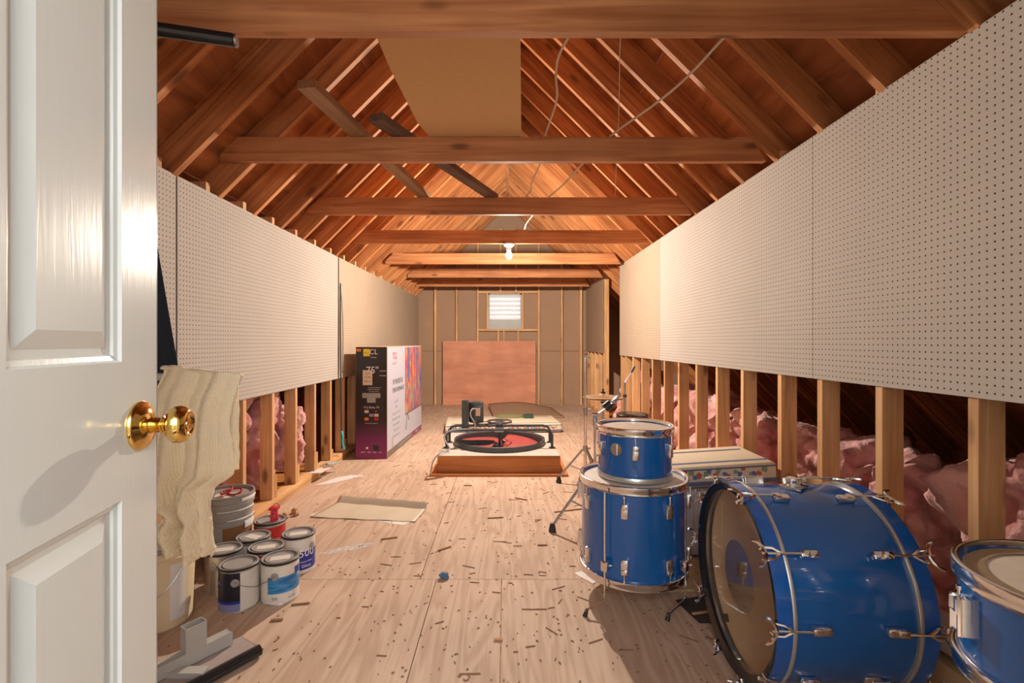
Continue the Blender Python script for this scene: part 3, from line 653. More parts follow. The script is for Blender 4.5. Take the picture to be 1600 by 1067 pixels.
def tom(name, label, loc, R, depth, n, phase, bottom=True, lugs_bottom=False, rodtop=.03, hz=.036):
    """loc: centre of the bottom; R is the shell radius"""
    th = tag(empty(name, loc), label, 'drum')
    b = MB(); b.lathe([(R - .008, .004), (R, .006), (R, depth - .006), (R - .008, depth - .006), (R - .008, .006)], 72); b.build('shell', M['blue'], th)
    b = MB(); b.lathe([(0, depth - .008), (R - .02, depth - .009), (R + .001, depth - .012), (R + .001, depth - .02)], 64); b.build('drum_head', M['drumhead'], th)
    hoop(th, R + .010, depth - hz + .006, hz)
    if lugs_bottom:
        hoop(th, R + .010, -.002, hz); b = MB(); b.lathe([(0, .006), (R, .006)], 48); b.build('drum_head', M['drumhead'], th)
    else:
        b = MB(); b.lathe([(R - .004, 0), (R + .004, 0), (R + .005, .012), (R + .001, .022), (R - .004, .022)], 72); b.build('bottom_rim', M['silver'], th)
    tension_lugs(th, n, phase, R, depth - .10, 1, rod=rodtop)
    if lugs_bottom and depth > .3: tension_lugs(th, n, phase, R, .105, -1, rod=rodtop)
    return th
# floor tom
ft = tom('floor_tom', 'larger blue floor tom standing on bent chrome legs, carrying the smaller tom', (.627, 2.39, .113), .248, .452, 8, 22.5, lugs_bottom=True, rodtop=.035)
for (px, py, fx, fy) in ((-.181, -.21, -.275, -.235), (.181, -.21, .079, -.27), (0, .285, .06, .35)):
    b = MB(); b.tube([(px, py, .43), (px, py, -.03), (px, py, -.045), (px + (fx - px) * .12, py + (fy - py) * .12, -.056), (fx, fy, -.09)], .0052, 8); l = b.build('leg', M['chrome'], ft)
    b = MB(); b.cyl((fx + (px - fx) * .12, fy + (py - fy) * .12, -.082), (fx, fy, -.113), .006, 12, .011); b.build('rubber_foot', M['black'], l)
    b = MB(); a = math.atan2(px, -py); b.box((px * .985, py * .985, .10), (.034, .032, .05), Matrix.Rotation(a, 4, 'Z'), bev=.006); b.cyl((px, py, .10), (px + .03, py, .10), .006, 8); b.build('leg_bracket', M['chrome'], ft)
# small tom on top
st = tom('rack_tom', 'smaller blue tom with round chrome badge stacked on the floor tom', (.639, 2.407, .563), .176, .243, 6, -13, rodtop=.035)
b = MB(); a = R_(-43); b.lathe([(.006, 0), (.030, 0), (.029, .004), (.006, .004)], 32, Matrix.Translation((math.sin(a) * .173, -math.cos(a) * .173, .15)) @ Matrix.Rotation(a, 4, 'Z') @ Matrix.Rotation(PI / 2, 4, 'X'))
b.box((math.sin(a) * .1775, -math.cos(a) * .1775, .15), (.01, .006, .05), Matrix.Rotation(a, 4, 'Z')); b.build('badge', M['chrome'], st)
# right tom on a stand
rt = tom('rack_tom', 'blue tom at the right edge of view with worn head and brown rim', (1.2, .98, .50), .21, .225, 6, -110, lugs_bottom=True, rodtop=.03)
b = MB(); b.lathe([(.165, .2186), (.1985, .2182)], 48); b.build('worn_ring', M['wornring'], rt)
ts = tag(empty('drum_stand', (1.2, .98, 0)), 'chrome tripod stand holding up the blue tom at the right edge', 'stand')
b = MB(); b.cyl((0, 0, .22), (0, 0, .46), .012, 12); b.build('post', M['chrome'], ts)
for i in range(3):
    a = i * 2 * PI / 3 + .4; b = MB(); b.tube([(math.cos(a) * .19, math.sin(a) * .19, .49), (math.cos(a) * .18, math.sin(a) * .18, .475), (0, 0, .45)], .007, 8); b.build('basket_arm', M['chrome'], ts)
    b = MB(); b.tube([(0, 0, .3), (math.cos(a + .5) * .24, math.sin(a + .5) * .24, .012)], .007, 8); l = b.build('leg', M['chrome'], ts)
    b = MB(); b.cyl((math.cos(a + .5) * .235, math.sin(a + .5) * .235, .03), (math.cos(a + .5) * .245, math.sin(a + .5) * .245, 0), .011, 10, .014); b.build('rubber_foot', M['black'], l)

# bass drum: local x = axis (front head at x=0 faces left)
bd = tag(empty('bass_drum', (.838, 1.816, .345), (0, 0, -.044)), 'large blue bass drum lying on its side with clear front head and black hoop', 'drum')
Ax = Matrix.Rotation(PI / 2, 4, 'Y')      # lathe z -> local x
Rb = .34
b = MB(); b.lathe([(Rb - .012, .03), (Rb - .009, .03), (Rb - .009, .46), (Rb - .012, .46)], 96, Ax); b.build('shell', M['blue'], bd)
b = MB(); b.lathe([(Rb - .0195, .022), (Rb - .0195, .465)], 96, Ax); b.build('shell_interior', M['innerwood'], bd)
b = MB(); b.lathe([(Rb - .032, .012), (Rb - .006, 0), (Rb, .004)], 96, Ax); b.lathe([(Rb - .032, .012), (Rb - .021, .055)], 96, Ax)
b.mi = 1; b.lathe([(Rb, .004), (Rb, .052)], 96, Ax); b.build('front_hoop', [M['blackgloss'], M['bluehoop']], bd)
b = MB(); b.mi = 1; b.lathe([(Rb - .012, .436), (Rb, .436), (Rb, .484)], 96, Ax); b.mi = 0; b.lathe([(Rb, .484), (Rb - .006, .488), (Rb - .032, .476), (Rb - .021, .44)], 96, Ax); b.build('rear_hoop', [M['blackgloss'], M['bluehoop']], bd)
for x in (.052, .424):
    b = MB(); b.lathe([(Rb - .012, x), (Rb + .001, x), (Rb + .0022, x + .002), (Rb + .0022, x + .010), (Rb + .001, x + .012), (Rb - .012, x + .012)], 96, Ax); b.build('silver_band', M['silver'], bd)
b = MB(); b.lathe([(.125, .034), (Rb - .04, .034), (Rb - .03, .026)], 96, Ax); b.build('front_head', M['clearhead'], bd)
b = MB(); b.lathe([(0, .0335), (.125, .0335)], 64, Ax); b.build('centre_dot', M['dot'], bd)
b = MB(); b.lathe([(0, .45), (Rb - .03, .45)], 64, Ax); b.build('rear_head', M['drumhead'], bd)
b = MB(); b.box((.027, .10, -.215), (.002, .05, .028), Matrix.Rotation(R_(-28), 4, 'X')); b.build('head_sticker', M['blackgloss'], bd)
for i in range(10):
    a = R_(36 * i)
    for sd in (0, 1):
        def P(x, r, t=0):      # axial, radial, tangential
            xx = x if sd == 0 else .488 - x
            v = Vector((0, -math.cos(a), math.sin(a))); tt = Vector((0, math.sin(a), math.cos(a)))
            return Vector((xx, 0, 0)) + v * r + tt * t
        rot = Matrix.Rotation(-a, 4, 'X')
        b = MB(); b.box(tuple(P(.135, Rb + .002)), (.055, .022, .026), rot, bev=.006); b.box(tuple(P(.118, Rb + .008)), (.03, .02, .022), rot, bev=.004)
        lg = b.build('lug', M['chrome'], bd)
        b = MB(); b.cyl(P(.11, Rb + .014), P(-.018, Rb + .014), .0035, 8); b.build('tension_rod', M['chrome'], lg)
        b = MB()
        for t in (-1, 1): b.tube([P(.045, Rb + .013, 0), P(.02, Rb + .010, t * .016), P(-.006, Rb + .004, t * .019), P(-.008, Rb - .012, t * .016)], .0046, 6)
        b.tube([P(-.004, Rb + .014, -.002), P(-.008, Rb + .013, .016), P(-.020, Rb + .012, .034), P(-.036, Rb + .01, .040)], .006, 6)
        b.tube([P(-.004, Rb + .014, .002), P(-.008, Rb + .013, -.016), P(-.020, Rb + .012, -.034), P(-.036, Rb + .01, -.040)], .006, 6)
        b.build('claw_handle', M['chrome'], bd)
b = MB(); b.prism([(.235 - .055, 0), (.235, -.05), (.235 + .055, 0), (.235, .05)], Rb - .009, Rb); b.box((.235, 0, Rb + .014), (.045, .04, .035), bev=.008); b.cyl((.20, 0, Rb + .016), (.275, 0, Rb + .016), .012, 12); b.build('tom_mount', M['chrome'], bd)
# two bass drum spurs reaching the floor behind
for y in (.26, -.26):
    b = MB(); b.box((.33, y * 1.02, -.2), (.05, .03, .04), bev=.005); b.tube([(.33, y * 1.08, -.2), (.33, y * 1.2, -.335)], .006, 8); b.build('spur', M['chrome'], bd)

# ------------------------------------------------------------------ cymbal stands and seat
def tripod(th, hub, rad, feet, r=.009, foot_mat=None):
    for a in feet:
        a = R_(a); fx, fy = math.cos(a) * rad, math.sin(a) * rad
        b = MB(); b.tube([(math.cos(a) * .02, math.sin(a) * .02, hub), (fx * .9, fy * .9, .075), (fx * .97, fy * .97, .045), (fx, fy, .02)], r, 8); l = b.build('leg', M['steel'], th)
        b = MB(); b.tube([(fx * .55, fy * .55, hub * .5), (0.012, 0, hub * .22 + .03)], r * .6, 6); b.build('strut', M['steel'], th)
        b = MB(); b.lathe([(0, 0), (.024, 0), (.022, .02), (.014, .055), (0, .057)], 16, Matrix.Translation((fx, fy, 0))); b.build('rubber_foot', M['black'], l)
    b = MB(); b.cyl((0, 0, hub - .02), (0, 0, hub + .03), .02, 12); b.box((.03, 0, hub + .005), (.03, .012, .018)); b.build('hub', M['steel'], th)
sa = tag(empty('cymbal_stand', (.69, 4.2, 0)), 'tall straight chrome cymbal stand, leftmost of the drum hardware', 'stand')
b = MB(); b.cyl((0, 0, .08), (0, 0, .62), .0125, 14); b.cyl((0, 0, .60), (0, 0, 1.085), .0095, 14); b.build('pole', M['chrome'], sa)
b = MB(); b.cyl((0, 0, .58), (0, 0, .65), .017, 14); b.cyl((0, 0, .62), (.055, 0, .635), .006, 8); b.cyl((-.015, 0, 1.1), (.02, 0, 1.1), .02, 14); b.cyl((.01, 0, 1.10), (.045, 0, 1.075), .007, 8); b.build('clamp', M['steel'], sa)
tripod(sa, .289, .23, (182, 62, -58))
sb = tag(empty('cymbal_stand', (.572, 3.10, 0)), 'low chrome boom stand just behind the floor tom with a black round knob', 'stand')
b = MB(); b.cyl((0, 0, .1), (0, 0, .45), .0125, 14); b.cyl((0, 0, .44), (0, 0, .70), .010, 14); b.build('pole', M['chrome'], sb)
b = MB(); b.cyl((0, 0, .68), (0, 0, .76), .016, 12); b.cyl((-.02, 0, .75), (.02, 0, .75), .018, 12); b.cyl((0, 0, .75), (.075, 0, .80), .009, 10); b.cyl((.075, 0, .80), (.15, 0, .865), .007, 10); b.box((.13, 0, .853), (.07, .02, .022), Matrix.Rotation(R_(-40), 4, 'Y'), bev=.004); b.build('boom_arm', M['chrome'], sb)
b = MB(); b.cyl((.062, 0, .792), (.10, 0, .822), .030, 20); b.build('round_knob', M['black'], sb)
tripod(sb, .40, .272, (177, 57, -63))
hh = tag(empty('hi_hat_stand', (.868, 4.32, 0)), 'hi-hat stand with a pair of pale bronze cymbals on a thin rod', 'stand')
b = MB(); b.cyl((0, 0, .1), (0, 0, .69), .011, 12); b.cyl((0, 0, .68), (0, 0, 1.03), .0035, 8); b.build('pole', M['steel'], hh)
b = MB(); b.lathe([(.178, 0), (.16, .006), (.10, .015), (.045, .021), (.03, .032), (.01, .037), (0.004, .037)], 48, Matrix.Translation((0, 0, .725))); b.build('top_cymbal', M['cymbal'], hh)
b = MB(); b.lathe([(.178, 0), (.16, -.006), (.10, -.013), (.045, -.018), (.03, -.029), (.004, -.034)], 48, Matrix.Translation((0, 0, .715))); b.build('bottom_cymbal', M['cymbal'], hh)
b = MB(); b.cyl((0, 0, .758), (0, 0, .772), .022, 14); b.cyl((0, 0, .672), (0, 0, .682), .024, 14); b.cyl((0, 0, .77), (0, 0, .80), .008, 10); b.build('clutch', M['black'], hh)
tripod(hh, .25, .22, (200, 80, -40))
sc_ = tag(empty('cymbal_stand', (1.135, 4.62, 0)), 'chrome stand with a tilted upper arm, right of the hi-hat cymbals', 'stand')
b = MB(); b.cyl((0, 0, .1), (0, 0, .72), .012, 12); b.cyl((0, 0, .70), (0, 0, .84), .009, 12); b.build('pole', M['steel'], sc_)
b = MB(); b.cyl((0, 0, .83), (.015, 0, .86), .013, 10); b.cyl((.01, 0, .85), (.065, 0, .93), .009, 10); b.build('tilted_arm', M['chrome'], sc_)
b = MB(); b.cyl((.06, 0, .925), (.095, 0, .985), .014, 12, .010); b.cyl((0, 0, .69), (0, 0, .715), .019, 12); b.build('arm_tip', M['darkmetal'], sc_)
tripod(sc_, .27, .22, (150, 30, -90))
sp_ = tag(empty('stool', (1.04, 3.98, 0)), 'round black padded drum seat behind the smaller tom', 'stool')
b = MB(); b.lathe([(0, .568), (.115, .568), (.128, .575), (.130, .60), (.128, .622), (.115, .632), (.06, .636), (0, .637)], 40); b.build('seat', M['blackgloss'], sp_)
b = MB(); b.cyl((0, 0, .12), (0, 0, .57), .013, 12); b.build('post', M['steel'], sp_)
tripod(sp_, .33, .2, (200, 80, -40))

# ------------------------------------------------------------------ attic fan on its curb
fn = tag(empty('attic_fan', (-.062, 5.01, 0)), 'belt-driven attic fan with maroon blades on a square wooden curb', 'fan')
hw_ = .563
for y in (-.545, .545): board('curb_board', (-hw_, y, .095), (hw_, y, .095), .15, .036, M['curb'], fn)
for x in (-.545, .545): board('curb_board', (x, -.527, .095), (x, .527, .095), .15, .036, M['curb'], fn)
for y in (-.60, .60): board('flange_board', (-.63, y, .01), (.63, y, .01), .07, .02, M['curb'], fn, face=(0, 1, 0))
for x in (-.60, .60): board('flange_board', (x, -.565, .01), (x, .565, .01), .06, .02, M['curb'], fn, face=(1, 0, 0))
b = MB()
seg = 64; inner = []; outer = []
for i in range(seg):
    a = 2 * PI * i / seg + PI / 4; c_, s_ = math.cos(a), math.sin(a); k = .56 / max(abs(c_), abs(s_))
    inner.append(b.bm.verts.new((c_ * .44, s_ * .44, .174))); outer.append(b.bm.verts.new((c_ * k, s_ * k, .172)))
for i in range(seg): j = (i + 1) % seg; b.bm.faces.new((inner[i], outer[i], outer[j], inner[j]))
b.build('fan_plate', M['fanplate'], fn)
b = MB(); b.lathe([(.440, .06), (.44, .212), (.452, .226), (.466, .222), (.466, .174), (.455, .172), (.445, .06), (.44, .06)], 72); b.build('fan_ring', M['darkmetal'], fn)
for y in (-.23, .02):
    b = MB(); pts = [(-.52, y, .172), (-.52, y, .30), (-.50, y, .335), (-.45, y, .349), (.45, y, .349), (.50, y, .335), (.52, y, .30), (.52, y, .172)]
    b.tube(pts, .0135, 10); b.build('support_tube', M['darkmetal'], fn)
    for x in (-.52, .52):
        b = MB(); b.box((x, y, .178), (.06, .05, .006)); b.build('tube_foot', M['darkmetal'], fn)
for k in range(4):
    a0 = R_(28 + 90 * k)
    b = MB()
    def fnb(u, v, a0=a0):
        r = .07 + u * .355; wd = .36; a = a0 + (v - .5) * (1.38 - .25 * max(0, u - .7) * 3) + .25 * u
        tw = R_(36 - 16 * u); return Vector((r * math.cos(a), r * math.sin(a), .168 + (v - .5) * math.sin(tw) * .10))
    b.grid(fnb, 12, 8); b2 = b.build('blade', M['maroon'], fn); sm = b2.modifiers.new('s', 'SOLIDIFY'); sm.thickness = .003
b = MB(); b.cyl((0, -.105, .09), (0, -.105, .40), .013, 14) if False else b.cyl((0, 0, .09), (0, 0, .42), .013, 14); b.cyl((0, 0, .09), (0, 0, .15), .07, 20); b.cyl((0, 0, .30), (0, 0, .372), .035, 16); b.build('shaft', M['darkmetal'], fn)
for y in (-.105,):
    b = MB(); b.box((0, -.105, .335), (.09, .27, .012)); b.build('bearing_plate', M['steel'], fn)
b = MB(); Mw = Matrix.Translation((0, 0, .395)); b.lathe([(.118, -.009), (.130, -.009), (.130, -.003), (.124, 0), (.130, .003), (.130, .009), (.118, .009), (.118, -.009)], 48, Mw)
for k in range(4):
    a = PI / 4 + k * PI / 2; b.tube([(0, 0, .395), (.119 * math.cos(a), .119 * math.sin(a), .395)], .006, 6)
b.cyl((0, 0, .38), (0, 0, .415), .02, 14); b.build('pulley_wheel', M['steel'], fn)
b = MB(); b.box((-.322, -.105, .47), (.012, .20, .30)); b.prism([(-.36, -.2), (-.322, -.2), (-.322, -.01), (-.36, -.01)], .345, .36); b.box((-.345, -.2, .485), (.055, .006, .305)); b.build('motor_bracket', M['darkmetal'], fn)
b = MB(); b.lathe([(0, 0), (.065, 0), (.075, .01), (.075, .19), (.066, .205), (0, .207)], 28, Matrix.Translation((-.235, -.105, .405))); b.box((-.235, -.105, .60), (.09, .09, .03)); b.box((-.195, -.175, .50), (.06, .03, .15), bev=.006); b.build('motor', M['darkmetal'], fn)
b = MB(); b.box((-.212, -.193, .52), (.045, .003, .08)); b.build('rating_plate', M['peach'], fn)
b = MB(); b.cyl((-.235, -.105, .375), (-.235, -.105, .405), .028, 20); b.build('motor_pulley', M['steel'], fn)
b = MB(); b.tube([(-.235, -.077, .390), (0, .13, .395)], .005, 6); b.tube([(-.235, -.133, .390), (0, -.13, .395)], .005, 6); b.build('belt', M['black'], fn)
b = MB(); b.tube([(-.235, -.19, .55), (-.27, -.24, .56), (-.29, -.27, .50), (-.23, -.28, .42), (-.25, -.27, .365), (-.40, -.26, .36), (-.50, -.29, .35), (-.54, -.31, .29), (-.50, -.36, .24), (-.46, -.40, .2), (-.50, -.45, .185), (-.52, -.50, .20), (-.545, -.54, .195), (-.60, -.59, .14), (-.62, -.60, .03)], .007, 8, sm=2); b.build('power_cord', M['greycord'], fn)
b = MB(); b.tube([(-.655, -.62, .028), (-.63, -.68, .012), (-.655, -.76, .008), (-.59, -.72, .008), (-.48, -.645, .008)], .006, 8, sm=2)
o = b.build('cord_end', M['chip'], fn)

# ------------------------------------------------------------------ television box
tv = tag(empty('television_box', (-1.228, 5.03, 0), (0, 0, R_(-2.1))), 'tall black and white cardboard television box beside the left wall', 'box')
bw_, bl, bh = .33, 1.68, 1.165
b = MB(); b.box((-bw_ / 2, bl / 2, bh / 2), (bw_, bl, bh), bev=.004); b.build('carton', M['kraft'], tv, smooth=False)
e = .0008
b = MB(); b.box((-bw_ / 2, -e, bh / 2), (bw_ - .006, .001, bh - .006)); b.build('end_print', M['boxgrad'], tv, smooth=False)
b = MB(); b.box((e, bl / 2, .075 + (bh - .078) / 2), (.001, bl - .008, bh - .081)); b.build('side_print', M['boxwhite'], tv, smooth=False)
b = MB(); b.box((e, bl / 2, .042), (.001, bl - .008, .066)); b.build('side_band', M['boxgrey'], tv, smooth=False)
b = MB(); b.box((e * 1.6, bl * .83, .042), (.001, bl * .32, .064)); b.build('purple_band', M['boxgrad'], tv, smooth=False)
b = MB(); b.box((e * 2.2, 1.215, .755), (.001, .92, .79)); b.build('screen_print', M['art'], tv, smooth=False)
b = MB(); b.tube([(.002, .85, .355), (.002, .79, .16)], .006, 6); b.tube([(.002, .87, .355), (.002, .94, .26)], .006, 6); b.box((.002, 1.215, .35), (.0012, .92, .018)); b.build('printed_stand', M['boxgrey'], tv, smooth=False)
TE = lambda x, z: Matrix.Translation((x, -.0022, z)) @ Matrix.Rotation(PI / 2, 4, 'X')
TS = lambda y, z: Matrix.Translation((.0022, y, z)) @ Matrix.Rotation(PI / 2, 4, 'Z') @ Matrix.Rotation(PI / 2, 4, 'X')
b = MB()
b.text('TCL', .075, TE(-.165, 1.11)); b.text('75"', .10, TE(-.155, .92)); b.text('TCL·Roku TV', .030, TE(-.165, .535)); b.text('by Roku', .018, TE(-.14, 1.055))
b.text('4K UHD HDR ROKU TV', .013, TE(-.13, .74)); b.text('SMART LED TELEVISION', .012, TE(-.14, .72)); b.text('75" CLASS  189 CM', .012, TE(-.14, .70)); b.text('RECYCLE THIS CARTON', .012, TE(-.165, .37)); b.text('HDMI  ·  USB  ·  WIFI  ·  LAN', .018, TE(-.165, .07)); b.text('netflix', .012, TE(-.165, .455)); b.text('tv+', .016, TE(-.115, .493))
b.box((-.21, -.0022, .115), (.022, .001, .022)); b.box((-.045, -.0022, .915), (.07, .001, .004)); b.box((-.045, -.0022, .865), (.07, .001, .004)); b.build('end_lettering', M['txtwhite'], tv, smooth=False)['kind'] = 'stuff'
def patch(x, z, w_, h_, mat, name='printed_tile'):
    b = MB(); b.box((x, -.0028, z), (w_, .0012, h_)); b.build(name, mat, tv, smooth=False)
patch(-.215, 1.105, .07, .075, M['yellow'], 'yellow_sticker'); patch(-.298, 1.13, .05, .026, M['orange'], 'orange_sticker'); patch(-.205, .845, .10, .155, M['peach'], 'shipping_label')
for i, (x, z, m) in enumerate([(-.215, .493, 'peach'), (-.165, .493, 'boxblack'), (-.215, .455, 'boxblack'), (-.165, .455, 'mauve'), (-.112, .455, 'peach'), (-.215, .415, 'orange'), (-.112, .415, 'redlabel')]): patch(x, z, .044, .03, M[m])
patch(-.165, .66, .19, .05, M['greylid']); patch(-.165, .61, .09, .05, M['greycord']); patch(-.115, .115, .06, .055, M['blackgloss'])
b = MB(); b.text('AS IS', .02, Matrix.Translation((-.205, -.0040, .89)) @ Matrix.Rotation(PI / 2, 4, 'X')); b.text('75" 4K', .022, Matrix.Translation((-.205, -.0040, .85)) @ Matrix.Rotation(PI / 2, 4, 'X')); b.text('SHIP TO', .02, Matrix.Translation((-.205, -.0040, .805)) @ Matrix.Rotation(PI / 2, 4, 'X')); b.text('TEAM LIFT', .012, Matrix.Translation((-.215, -.0040, 1.10)) @ Matrix.Rotation(PI / 2, 4, 'X')); b.build('label_lettering', M['txtgrey'], tv, smooth=False)
b = MB(); b.text('TCL', .10, TS(.29, 1.06)); b.build('red_lettering', M['txtred'], tv, smooth=False)
b = MB(); b.text('POWERFUL', .085, TS(.43, .775)); b.text('PERFORMANCE', .073, TS(.46, .685)); b.build('side_lettering', M['txtgrey'], tv, smooth=False)
b = MB(); b.text('Roku TV', .05, TS(.29, .985)); 
for i, t in enumerate(['4K UHD', 'HDR', 'Easy voice control', 'Thousands of apps', 'Fast and simple', 'Game mode', 'Wall mount ready']): b.text(t, .045, TS(.36, .56 - i * .062))
b.build('small_lettering', M['txtpale'], tv, smooth=False)
b = MB(); b.text('75" CLASS  4K UHD HDR SMART TV', .04, TS(.75, .042)); b.text('Roku TV', .045, TS(1.40, .042)); b.box((.0022, .2, .13), (.001, .06, .11)); b.build('band_lettering', M['txtpale'], tv, smooth=False)

# ------------------------------------------------------------------ sheets and mattresses at the back
lp = board('plywood_sheet', (-1.21, 9.346, .615), (.58, 9.346, .615), 1.23, .014, M['leanply'], None); lp.rotation_euler = lp.rotation_euler
tag(lp, 'reddish plywood sheet leaning on the studs under the louvred vent', 'board')
b = MB()
def wf_(u, v): return Vector((-.32 + 1.15 * u + .12 * (1 - v), 7.75 + 1.15 * v, .012 + .10 * (v ** 1.5) * math.sin(PI * min(1, .12 + u * .9)) + .05 * max(0, .25 - u) * 2))
b.grid(wf_, 20, 14); o = b.build('warped_sheet', M['fibre']); sm = o.modifiers.new('s', 'SOLIDIFY'); sm.thickness = .008
tag(o, 'warped brown fibreboard sheet curling up off the floor before the back wall', 'board')
def mattress(name, label, loc, rot, dim, flowers=True):
    th = tag(empty(name, loc, rot), label, 'mattress'); X, Y, Z = dim
    b = MB(); b.box((0, 0, Z / 2), (X, Y, Z), bev=.018); b.build('core', M['creamfab'], th, ang=60)
    b = MB(); b.box((0, 0, Z * .2), (X + .003, Y + .003, Z * .2), bev=.001); b.build('blue_border', M['bluefab'], th)
    b = MB()
    for zz in (.018, Z - .016): b.tube([(-X / 2 + .01, -Y / 2 - .001, zz), (X / 2 - .01, -Y / 2 - .001, zz), (X / 2 + .001, -Y / 2 + .01, zz), (X / 2 + .001, Y / 2 - .01, zz)], .004, 6)
    b.build('piping', M['bluefab'], th)
    rnd = random.Random(4)
    for mat_, kk in (('flowerblue', 0), ('flowerred', 1), ('flowergreen', 2)):
        b = MB(); n = int(X / .085)
        for i in range(n):
            x = -X / 2 + .05 + (X - .1) * (i + .33 * kk + rnd.uniform(-.1, .1)) / n
            if x > X / 2 - .04: continue
            z = Z * (.62 + rnd.uniform(-.16, .16)); r = rnd.uniform(.007, .011)
            for q in range(4):
                a = q * PI / 2 + rnd.random(); b.lathe([(0, 0), (r, 0), (r * .8, .001), (0, .0012)], 8, Matrix.Translation((x + math.cos(a) * r * .8, -Y / 2 - .0008, z + math.sin(a) * r * .8)) @ Matrix.Rotation(PI / 2, 4, 'X'))
        b.build('printed_flowers', M[mat_], th)['kind'] = 'stuff'
    b = MB(); b.box((X * .02, -Y / 2 + .08, Z + .0005), (X * .94, .028, .002)); b.box((0, Y / 2 - .1, Z + .0005), (X * .9, .025, .002)); b.build('top_stripe', M['bluefab'], th)
    return th
mattress('crib_mattress', 'floral crib mattress with blue border lying tilted behind the bass drum', (1.10, 2.92, .405), (0, R_(-3.5), 0), (.84, .44, .118))
mattress('crib_mattress', 'floral crib mattress lying on the floor behind the attic fan', (-.05, 6.78, .012), (0, 0, R_(5)), (1.55, .72, .11))
b = MB(); b.box((0, 0, .19), (.80, .44, .378), bev=.03)
for i in range(9): b.tube([(-.395 + .099 * i, -.222, .03), (-.395 + .099 * i, -.222, .35)], .004, 6)
o = b.build('folded_mattress', M['ticking'], loc=(1.06, 2.95, .006)); tag(o, 'pale grey quilted pad standing under the tilted floral mattress', 'mattress')
b = MB(); b.box((0, 0, .008), (.46, .34, .014)); o = b.build('strand_board', M['osb'], loc=(1.02, 2.53, .0), smooth=False); tag(o, 'yellowish strand board scrap on the floor between floor tom and bass drum', 'board')
b = MB(); b.prism([(-.06, 0), (.55, .02), (.56, .22), (.10, .23), (-.10, .18)], 0, .006); o = b.build('dark_mat', M['black'], loc=(.90, 2.10, .0005)); tag(o, 'black mat scrap behind the bass drum hoop', 'mat')
board_o = board('wood_strip', (.83, 2.155, .0105), (1.1, 2.215, .0105), .014, .006, M['stud'], None, face=(0, 1, 0)); tag(board_o, 'thin orange wood strip lying on the black mat', 'strip')
b = MB(); b.lathe([(0, 0), (.055, 0), (.06, .004), (.06, .30), (.055, .304), (.02, .304), (0, .30)], 28); o = b.build('carpet_roll', M['platform'], loc=(1.465, 1.62, .24), rot=(R_(90), 0, R_(8)))
tag(o, 'beige roll resting behind the right end of the bass drum', 'roll'); o.location = (1.44, 1.63, .265)
b = MB(); b.box((0, 0, .1), (.14, .26, .2), bev=.004); o = b.build('small_carton', M['kraft'], loc=(1.455, 1.50, .001)); tag(o, 'small brown carton behind the bass drum under the beige roll', 'box')
og = tag(empty('oval_brush', (.06, 7.02, .124)), 'olive oval rope pad with dark green end lying on the far mattress', 'pad')
b = MB(); b.lathe([(0, .045), (.7, .045), (.95, .03), (1, .0), (.95, -.002), (0, -.002)], 36, Matrix.Diagonal((.21, .10, 1, 1))); b.build('pad', M['olive'], og)
b = MB(); b.box((.27, 0, .02), (.14, .19, .036), bev=.004); b.build('green_end', M['darkgreen'], og)

